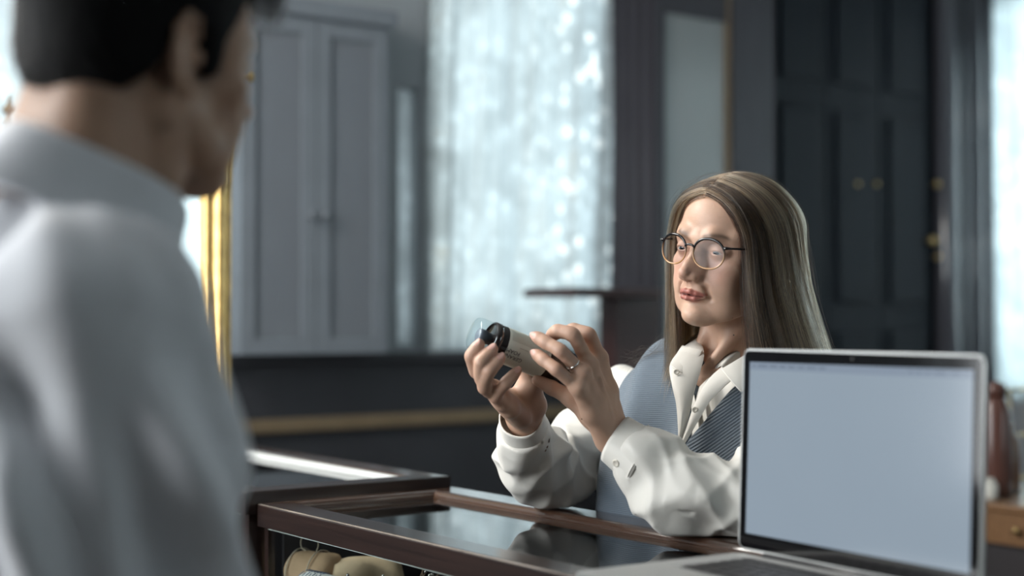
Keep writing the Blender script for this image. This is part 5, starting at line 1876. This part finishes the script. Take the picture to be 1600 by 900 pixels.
def woman_hair(n, seed, off0, off1, per=34):
    """n strands gathered in locks of `per`; the strands of a lock share its path and colour"""
    rr = np.random.default_rng(seed)
    k = 30
    nl = max(1, n // per); n = nl * per
    L_ = lambda a: np.repeat(a, per)                       # lock value to its strands
    side = L_(np.where(rr.random(nl) < 0.5, -1.0, 1.0))
    u = rr.random(nl)
    phi = L_(np.radians(44 + 136 * u ** 1.05)) + rr.normal(0, 0.030, n)
    lump = L_(rr.normal(0, 0.6, nl))
    tint = L_(0.44 + rr.normal(0, 0.30, nl)) + rr.normal(0, 0.15, n) + 0.22 * np.clip((phi - 1.35) / 0.6, -0.4, 1) * (side > 0)  # her left back tinted paler: window light put into the hair colour
    off = L_(off0 + (off1 - off0) * rr.random(nl)) + rr.normal(0, 1.1, n)
    y0 = np.interp(np.degrees(phi), [44, 60, 90, 130, 180], [-74, -60, -30, 20, 66]) + L_(rr.normal(0, 3, nl)) + rr.normal(0, 1.5, n)
    z0 = np.interp(y0, [-80, -60, -30, 15, 70], [76, 90, 99, 105, 90]) + off * 0.12 - 3
    ax_, ay_ = 73 + off, 93 + off - 5 * np.clip((phi - 1.6), 0, 1)
    cy = 14.0
    rx = (side * ax_ - np.where(side < 0, 4, 0)) * np.sin(phi); ry = cy - ay_ * np.cos(phi)
    front = np.clip((np.radians(75) - phi) / np.radians(31), 0, 1)                    # strands framing the face
    rx = rx + side * 5 * front; ry = ry + 6 * front
    Lb = np.where(side > 0, L_(rr.uniform(210, 285, nl)), L_(rr.uniform(175, 240, nl))) + rr.normal(0, 12, n) - 30 * front
    T_ = np.linspace(0, 1, k)
    P = np.zeros((n, k, 3))
    ta = 0.45
    jit = np.repeat(rr.normal(0, 1.6, (nl, 3)), per, 0) + rr.normal(0, 0.55, (n, 3))
    for i, t in enumerate(T_):
        if t <= ta:
            s = t / ta
            a = s * PI / 2
            w = np.sin(a) ** 1.08
            x = rx * w; y = y0 + (ry - y0) * (1 - np.cos(a)) ** 0.85
            # keep outside the skull
            zz = z0 * np.cos(a) + (-4) * (1 - np.cos(a))
            e = np.sqrt((x / ax_) ** 2 + ((y - cy) / ay_) ** 2 + (np.clip(zz - 36, 0, 99) / (69 + off * 0.35)) ** 2)
            f = np.where(zz > 10, 1 + (np.clip(1 / np.maximum(e, 1e-3), 0.9, 1.25) - 1) * np.clip((zz - 10) / 35, 0, 1), 1)
            x, y = x * f, cy + (y - cy) * f
            zz = np.where(zz > 36, 36 + (zz - 36) * f, zz)
            P[:, i] = np.stack([x, y, zz], 1)
        else:
            s = (t - ta) / (1 - ta)
            fl = s ** 1.2
            # fall: slightly in below the ears, then out over the shoulders
            x = rx * (1 + np.where(side > 0, 0.0, -0.05 * np.sin(s * PI)) + fl * np.where(side > 0, 0.46, 0.06))
            y = ry + fl * np.where(side > 0, 48, 14) * (1 - 1.1 * front) + 10 * front * fl
            x = x + side * np.where(side > 0, 9, 0) * fl * (1 - front)
            zz = -4 - s * Lb
            wav = 2.2 * np.sin(s * 5 + lump * 4 + jit[:, 2]) * s
            P[:, i] = np.stack([x + wav + jit[:, 0] * 2.4 * s, y + jit[:, 1] * 2.4 * s + wav * 0.6, zz], 1)
    # local to world, then let the free length hang to world-down
    Wd = HW.ws(P.reshape(-1, 3)).reshape(n, k, 3)
    upl = HW.R[:, 2]
    i0 = int(ta * k)
    for i in range(i0, k):
        s = max(0.0, (T_[i] - ta) / (1 - ta))
        sag = (upl - np.array([0, 0, 1.0])) * (Lb * 0.001 * s ** 1.6)[:, None]
        Wd[:, i] += sag * 0.85
    for _ in range(4):                                       # no kinks
        Wd[:, 2:-1] = 0.5 * Wd[:, 2:-1] + 0.25 * (Wd[:, 1:-2] + Wd[:, 3:])
    TINT.append(np.clip(tint, 0, 1))
    return Wd


TINT = []


def clear_body(Wd, fields, m=0.004):
    """push strands out of the clothes they fall on"""
    sh = Wd.shape
    X = Wd.reshape(-1, 3).astype(np.float32).copy()
    for F, mm in fields:
        for _ in range(2):
            d = F.eval(X, 0.05)
            s = np.nonzero(d < mm)[0]
            if not len(s): break
            g = F.grad(X[s], 0.001); L = np.linalg.norm(g, axis=1)[:, None]
            X[s] += g / np.maximum(L, 1e-3) * np.clip(mm - d[s], 0, 0.05)[:, None]
    return X.reshape(sh)


HF = Field()
build_head(HF, HW, False)
S1 = np.concatenate([woman_hair(6500, 1, 6, 15), woman_hair(6500, 2, 10, 20), woman_hair(2600, 3, 15, 24), woman_hair(330, 21, 20, 25, 3)])
TINT[3] = np.clip(TINT[3] * 0.5 + 0.40, 0, 1)
S1 = clear_body(S1, [(HF, 0.002), (FV, 0.003)])
hair = strands('hair', S1, rng.uniform(0.00013, 0.00021, len(S1)), M_hairW, woman)
hair.data.attributes.new('tint', 'FLOAT', 'CURVE').data.foreach_set('value', np.concatenate(TINT[:4]).astype(np.float32))
tag(hair, 'long straight greying brown hair with a centre parting')
# loose flyaway hairs
fly = woman_hair(160, 9, 18, 34, 1)
w_ = np.linspace(0, 1, fly.shape[1])[None, :, None]
dv = rng.normal(0, 1, (len(fly), 1, 3)); dv[..., 2] *= 0.4
fly = fly + dv * 0.010 * w_ ** 1.5 + rng.normal(0, 1, (len(fly), 1, 3)) * 0.004 * np.sin(w_ * 9)
fw = clear_body(fly, [(HF, 0.003), (FV, 0.004)])
strands('flyaway_hair', fw, 0.00007, M_hairW, woman)
# wisps trailing forward over her right shoulder
wis = []
for i in range(26):
    a = HW.w((-60 + rng.normal(0, 6), -18 + rng.normal(0, 10), -95))
    m_ = P_(1030 + rng.normal(0, 8), 545 + rng.normal(0, 6), 2.19)
    e = P_(955 + rng.uniform(0, 40), 570 + rng.normal(0, 16), 2.22)
    wis.append(spline([a, m_, P_(1000, 556 + rng.normal(0, 8), 2.20), e], 24))
wis = clear_body(np.array(wis), [(FV, 0.004)])
strands('stray_hair', wis, 0.00009, M_hairW, woman)
# the scalp beneath the strands
FC = Field()
FC.ell(HW.w((0, 15, 37)), (0.0765, 0.0955, 0.0725), 0.004, '+', HW.R)
Rm = HW.R.astype(np.float32); O32 = HW.O.astype(np.float32)


def face_cut(p):
    q = (p - O32) @ Rm * 1000
    lim = np.interp(q[..., 2], [-60, 0, 40, 78, 100], [-18, -34, -50, -64, -72])
    return ((q[..., 1] - lim) / 1000).astype(np.float32)


FC.fn(face_cut, FC.bmin - 0.01, FC.bmax + 0.01, 0.003, '-')
cX, cQ = FC.mesh(0.003, 1)
from_np('hair_roots', cX, cQ, M_scalp, woman)

# ------------------------------------------------------------------ glasses and rings
M_tort = bpy.data.materials.new('fading_tortoise_acetate'); M_tort.use_nodes = True
nt = M_tort.node_tree; p = nt.nodes['Principled BSDF']
g_ = N(nt, 'ShaderNodeVertexColor'); g_.layer_name = 'tint'
nt.links.new(g_.outputs[0], p.inputs['Base Color']); p.inputs['Roughness'].default_value = 0.15
M_lens = glass_mat('spectacle_lens', (0.93, 0.91, 0.93), 0.0, 1.5, 0.25)
gla = tag(empty('eyeglasses', HW.w((0, -92, 0))), 'round dark tortoiseshell eyeglasses with pale lower rims on the woman\'s face', 'glasses')
LOCAL.discard(gla.name)
yw = lambda x: -99 + 0.0022 * x * x
for s in (-1, 1):
    cx, cz, rx_, rz_ = s * 32.5, -5.5, 25.5, 21.5
    pts, col, rad = [], [], []
    for th in np.linspace(0, 2 * PI, 56)[:-1]:
        c, sn = math.cos(th), math.sin(th)
        x = cx + rx_ * np.sign(c) * abs(c) ** 0.92; z = cz + rz_ * np.sign(sn) * abs(sn) ** 0.92
        pts.append(HW.w((x, yw(x), z)))
        rad.append(0.00125 + 0.0009 * max(0, sn) ** 0.7)
    n_ = 8
    rim = tube('rim', pts, rad, M_tort, gla, n_, closed=True)
    q = HW.loc(np.array([v.co for v in rim.data.vertices]))
    w = np.clip((q[:, 2] + 20) / 22, 0, 1)[:, None] ** 1.5
    vcol(rim, 'tint', np.array([0.40, 0.22, 0.10]) * (1 - w) + np.array([0.006, 0.005, 0.006]) * w)
    bm = bmesh.new()
    ring = [bm.verts.new(v) for v in pts]
    cen = bm.verts.new(HW.w((cx, yw(cx) - 1.2, cz)))
    for i in range(len(ring)): bm.faces.new((ring[i], ring[(i + 1) % len(ring)], cen))
    bmesh.ops.subdivide_edges(bm, edges=[e for e in bm.edges if cen in e.verts], cuts=3, use_grid_fill=False)
    from_bm('lens', bm, M_lens, gla, True)
    # hinge block and temple
    x0 = s * 58
    tp_ = [(s * 56.5, yw(56), 5), (s * 63, -90, 5.5), (s * 66, -84, 5.5), (s * 72, -40, 5), (s * 77, 4, 3), (s * 78, 20, -8), (s * 78, 30, -26)]
    tm = tube('temple', HW.ws(spline(tp_, 40)), np.interp(np.linspace(0, 1, 40), [0, .08, .2, .6, 1], [0.0024, 0.0025, 0.0017, 0.0014, 0.0018]), M_tort, gla, 8)
    vcol(tm, 'tint', np.tile([0.007, 0.006, 0.007], (len(tm.data.vertices), 1)))
    rv = lathe('rivet', [(0, 0), (0.0012, 0), (0.0009, 0.0005), (0, 0.0006)], M_silver, tm, 12)
    rv.location = HW.w((s * 60.5, -94.6, 5.3)); rv.rotation_euler = Vector(HW.R @ np.array([s * 0.4, -1, 0])).to_track_quat('Z', 'Y').to_euler()
br = tube('bridge', HW.ws(spline([(-9, yw(9), 1), (-4.5, -100.5, 4.0), (4.5, -100.5, 4.0), (9, yw(9), 1)], 14)), 0.0017, M_tort, gla, 8)
vcol(br, 'tint', np.tile([0.007, 0.006, 0.007], (len(br.data.vertices), 1)))

M_ring = mat('bright_silver', (0.85, 0.83, 0.80), 0.12, 1.0)
rm, rp_ = LH[2][0], LH[2][1]
axr = (rp_ - rm) / np.linalg.norm(rp_ - rm)
for i, t in enumerate((0.30, 0.43)):
    c = midp(rm, rp_, t)
    e1 = np.cross(axr, [0, 0, 1.0]); e1 /= np.linalg.norm(e1); e2 = np.cross(axr, e1)
    R_ = 0.0092
    rg = tube('ring', [c + R_ * (math.cos(a) * e1 + math.sin(a) * e2) + axr * 0.0012 * math.sin(a * 1 + i) for a in np.linspace(0, 2 * PI, 40)[:-1]], 0.0013, M_ring, None, 8, closed=True)
    tag(rg, 'plain silver ring nearer the knuckle on her ring finger' if i == 0 else 'silver ring with a small stone, farther from the knuckle on her ring finger', 'ring', 'rings on her left hand')
    if i == 1:
        st = lathe('stone', [(0, -0.001), (0.0022, 0.0003), (0.0018, 0.0012), (0, 0.0014)], M_ring, rg, 8, smooth=False)
        st.location = c + R_ * 1.1 * (np.array([-0.1, -0.9, 0.35])); st.rotation_euler = Vector((-0.1, -0.9, 0.35)).to_track_quat('Z', 'Y').to_euler()
# ------------------------------------------------------------------ the man, seen from behind
HM = Head([-0.304, 1.177, 1.520], Rhead(2.44, 0.05, -0.10))
FM = Field()
build_head(FM, HM, True, 4.4)
mmv = 0.001
tf = np.array([math.cos(math.radians(30)), math.sin(math.radians(30)), 0.0])      # the way his chest faces
tr = np.array([tf[1], -tf[0], 0.0])                                              # his right
MSR = at(152, 494, 1.035)
MC = MSR - tr * 0.190
MSL = MC - tr * 0.190
nb_ = np.array([MC[0], MC[1], 0]) + tf * -0.005 + np.array([0, 0, 1.375])
FM.chain([HM.w((0, 26, -45)), HM.w((0, 38, -95)), nb_, nb_ - np.array([0, 0, 0.10])], (0.056, 0.057, 0.063, 0.08), 0.025)
for s in (-1, 1):
    FM.chain([HM.w((s * 54, 20, -58)), HM.w((s * 36, 0, -110)), nb_ + tf * 0.055 + tr * (-0.03 * s)], (0.014, 0.013, 0.011), 0.02)
    FM.chain([HM.w((s * 28, 62, -50)), HM.w((s * 34, 66, -110)), nb_ - tf * 0.05 + tr * (-0.05 * s)], (0.022, 0.022, 0.03), 0.03)
FM.ell(HM.w((0, -60, -94)), (0.024, 0.018, 0.018), 0.02, '+', HM.R)                # squarer jaw
FM.chain([nb_ - np.array([0, 0, 0.03]), MSR], (0.05, 0.04), 0.03); FM.chain([nb_ - np.array([0, 0, 0.03]), MSL], (0.05, 0.04), 0.03)
RTm = np.stack([tr, tf, np.array([0, 0, 1.0])], 1)
FM.ell(MC + np.array([0, 0, -0.12]), (0.15, 0.10, 0.16), 0.05, '+', RTm)
EMR, EML = at(222, 1010, 1.045), MSL + np.array([0.05, 0.06, -0.27])
HMR, HML = EMR + tf * 0.10 + np.array([0, 0, -0.22]), EML + tf * 0.16 + np.array([0, 0, -0.19])
FM.chain([MSR, EMR, HMR], (0.045, 0.04, 0.028), 0.02); FM.chain([MSL, EML, HML], (0.045, 0.04, 0.028), 0.02)
for hp, sg in ((HMR, 1), (HML, -1)):                       # hands hanging, fingers a little curled
    dn = np.array([0, 0, -1.0]); fwd = tf; inw = -tr * sg
    fs = []
    for i in range(4):
        m = hp + dn * 0.09 + fwd * (0.030 - 0.02 * i)
        L = (0.044, 0.048, 0.045, 0.036)[i]
        p1_ = m + dn * L * 0.9 + inw * 0.010; p2_ = p1_ + dn * L * 0.5 + inw * 0.014; p3_ = p2_ + dn * L * 0.35 + inw * 0.018
        fs.append([m, p1_, p2_, p3_])
    th_ = [hp + dn * 0.03 + fwd * 0.028, hp + dn * 0.065 + fwd * 0.045 + inw * 0.012, hp + dn * 0.098 + fwd * 0.050 + inw * 0.022, hp + dn * 0.122 + fwd * 0.046 + inw * 0.026]
    NB = len(NAILS)
    hand(FM, hp, fs, th_, (0.0088, 0.009, 0.0086, 0.0078), -inw, 0.0135)
mX, mQ = FM.mesh(0.0028, 1)
man = tag(empty('person', (MC[0], MC[1], 0.0), math.radians(30)), 'dark-haired man in a loose white shirt seen from behind, facing the woman', 'person')
mb_ = from_np('body', mX, mQ, M_skin, man)
SM = (0.40, 0.245, 0.165)
vcol(mb_, 'skin', head_colors(mX, HM, SM, (0.30, 0.13, 0.10), (0.03, 0.022, 0.018, 0.85), (0.40, 0.20, 0.14)))
for s in (-1, 1): eyeball('eye', HM, s, man, (0, -1, -0.15), (M_eyew, M_iris_b, M_pupil))

# hair: a full dark cap with a clean line at the nape, sideburn in front of the ear
M_hairM = hair_mat('black_hair', [(0.003, 0.003, 0.003), (0.007, 0.006, 0.006), (0.004, 0.004, 0.004)], 0.35)
M_capM = mat('black_hair_mass', (0.004, 0.004, 0.004), 0.7, spec=0.12, bump=0.5, bscale=60)
FH = Field()
FH.ell(HM.w((0, 16, 42)), (0.083, 0.101, 0.080), 0.01, '+', HM.R)
FH.ell(HM.w((0, 44, -10)), (0.074, 0.066, 0.060), 0.02, '+', HM.R)
FH.ell(HM.w((0, -46, 78)), (0.062, 0.045, 0.028), 0.02, '+', HM.R)
for s in (-1, 1): FH.ell(HM.w((s * 66, -14, 10)), (0.010, 0.014, 0.038), 0.006, '+', HM.R)
RmM = HM.R.astype(np.float32); OM = HM.O.astype(np.float32)


def man_hairline(p):
    q = (p - OM) @ RmM * 1000
    zl = np.interp(q[..., 1], [-95, -62, -45, -32, -26, -8, -2, 26, 32, 60, 110], [52, 50, 40, 10, -22, -24, 14, 20, -18, -50, -52])
    return ((q[..., 2] - zl) / 1000).astype(np.float32)


FH.fn(man_hairline, FH.bmin - 0.01, FH.bmax + 0.01, 0.006, '-')
hX, hQ = FH.mesh(0.003, 1)
hcap = from_np('hair', hX, hQ, M_capM, man)
tag(hcap, 'short thick black hair')
sel = rng.choice(len(hX), 5200)
P0 = hX[sel].astype(float); nn_ = FH.grad(hX[sel]).astype(float); nn_ /= np.linalg.norm(nn_, axis=1)[:, None]
dn_ = -HM.R[:, 2] * 0.8 + HM.R[:, 1] * 0.25
tg = dn_ - nn_ * (nn_ @ dn_)[:, None]; tg /= np.linalg.norm(tg, axis=1)[:, None] + 1e-9
tg += rng.normal(0, 0.25, tg.shape)
ts = np.linspace(0, 1, 7)[None, :, None]
Ln = rng.uniform(0.010, 0.022, len(P0))[:, None, None]
Ph = P0[:, None] - nn_[:, None] * 0.002 + Ln * (tg[:, None] * ts + nn_[:, None] * (0.42 * ts - 0.40 * ts ** 2))
M_hairM.node_tree.nodes['Principled Hair BSDF'].inputs['IOR'].default_value = 1.15
strands('hair_strands', Ph, 0.00016, M_hairM, man)
# fringe falling over the forehead
fr = []
for i in range(520):
    x = rng.uniform(-58, 40); r0 = np.array([x * 0.8, -62 + rng.normal(0, 6), 92 + rng.normal(0, 4)])
    e = np.array([x * 1.1 - 6 + rng.normal(0, 4), -97 + abs(x) * 0.25 + rng.normal(0, 3), 38 + rng.normal(0, 7)])
    fr.append(spline([HM.w(r0), HM.w((r0 + e) / 2 + [0, -16, 14]), HM.w(e)], 10))
strands('fringe', np.array(fr), 0.00022, M_hairM, man)

# ---- loose white shirt
M_shirt_m = mat('white_cotton_shirt', (0.66, 0.67, 0.70), 0.8, noise=0.04, nscale=6, bump=0.15, bscale=700, sheen=0.15)
TM = Field()
TM.ell(MC + np.array([0, 0, -0.17]), (0.185, 0.130, 0.26), 0.04, '+', RTm)
TM.ell(MC + np.array([0, 0, -0.42]) + tf * 0.01, (0.185, 0.135, 0.30), 0.06, '+', RTm)
TM.chain([MSL, nb_ - np.array([0, 0, 0.035]), MSR], (0.064, 0.082, 0.068), 0.05)
for s in (-1, 1): TM.ell(MC - tf * 0.075 + tr * 0.09 * s + np.array([0, 0, -0.08]), (0.085, 0.055, 0.11), 0.05, '+', RTm)
TM.chain([MSR + tr * 0.006, midp(MSR, EMR, 0.5) + tr * 0.012, EMR, midp(EMR, HMR, 0.85)], (0.074, 0.082, 0.080, 0.052), 0.035)
TM.chain([MSL, midp(MSL, EML, 0.5), EML, midp(EML, HML, 0.85)], (0.068, 0.078, 0.076, 0.052), 0.035)


tr32, tf32, MC32 = tr.astype(np.float32), tf.astype(np.float32), MC.astype(np.float32)


def man_folds(p):
    q = p - MC32
    a = q @ tr32; b = q @ tf32; z = q[..., 2]
    th = np.arctan2(b, a - 0.05)
    env = np.clip((0.02 - z) / 0.16, 0.12, 1.0)
    w = np.sin(th * 9 + 5.0 * np.sin(z * 5 + 0.6) + 1.3 * np.sin(th * 3 + z * 9))
    w2 = np.sin(th * 17 + 4 * z * 6 + 2 * np.sin(th * 4))
    d = 0.030 * (0.5 + 0.5 * w) ** 1.5 + 0.008 * w2
    return (-env * (d - 0.017) + 0.006 * snoise(p * np.array([1, 1, 0.45], np.float32), 6.0, 21)).astype(np.float32)


TM.fn(man_folds, TM.bmin - 0.04, TM.bmax + 0.04, 0.0, 'x')
# yoke seam and opening for the neck
nkax = HM.w((0, 32, -70)) - nb_; nkax /= np.linalg.norm(nkax)
TM.fn(lambda p: (p[..., 2] - 0.78), TM.bmin - 0.1, TM.bmax + 0.1, 0.006, '-')
sX, sQ = TM.mesh(0.0045, 1)
ms = from_np('shirt', sX, sQ, M_shirt_m, man)
tag(ms, 'loose white cotton shirt')
# collar: a stand turned over into a leaf
cC = at(132, 300, 1.135)
e1 = tf * 0.90 + np.array([0, 0, -0.44]); e1 /= np.linalg.norm(e1)
e2 = tr
up_ = np.cross(e2, e1); up_ = up_ if up_[2] > 0 else -up_
V = []; nth = 80
prof_ = [(0.060, -0.036), (0.061, -0.01), (0.0625, 0.012), (0.0645, 0.020), (0.068, 0.021), (0.0715, 0.016), (0.077, -0.006), (0.085, -0.030), (0.090, -0.042)]
for th in np.linspace(math.radians(20), math.radians(340), nth):
    for r, h in prof_:
        k_ = 1 + 0.05 * math.sin(3 * th)
        V.append(cC + (r * k_) * (math.cos(th) * e1 * 1.08 + math.sin(th) * e2) + up_ * h * (1 + 0.12 * math.sin(2 * th)))
m_ = len(prof_)
Q = [(i * m_ + j, i * m_ + j + 1, (i + 1) * m_ + j + 1, (i + 1) * m_ + j) for i in range(nth - 1) for j in range(m_ - 1)]
co = from_np('collar', np.array(V), np.array(Q), M_shirt_m, man)
so = co.modifiers.new('thick', 'SOLIDIFY'); so.thickness = 0.0025
# trousers and shoes below the frame
FT = Field()
mc0 = np.array([MC[0], MC[1], 0.0])
FT.ell(mc0 + np.array([0, 0, 0.80]), (0.165, 0.115, 0.13), 0.04, '+', RTm)
for s in (-1, 1):
    FT.chain([mc0 + tr * 0.085 * s + np.array([0, 0, 0.76]), mc0 + tr * 0.09 * s + np.array([0, 0, 0.44]) + tf * 0.01, mc0 + tr * 0.09 * s + np.array([0, 0, 0.05])], (0.085, 0.065, 0.055), 0.03)
tX, tQ = FT.mesh(0.009, 1)
from_np('trousers', tX, tQ, M_trou, man)
for s in (-1, 1):
    b0 = mc0 + tr * 0.09 * s
    FTs = Field(); FTs.chain([b0 - tf * 0.05 + np.array([0, 0, 0.036]), b0 + tf * 0.16 + np.array([0, 0, 0.030])], (0.036, 0.032), 0.01)
    FTs.cap(b0 + np.array([0, 0, 0.05]), b0 + np.array([0, 0, 0.09]), 0.042, 0.045, 0.01)
    fX, fQ = FTs.mesh(0.006, 1)
    from_np('shoe', fX, fQ, M_trou, man)
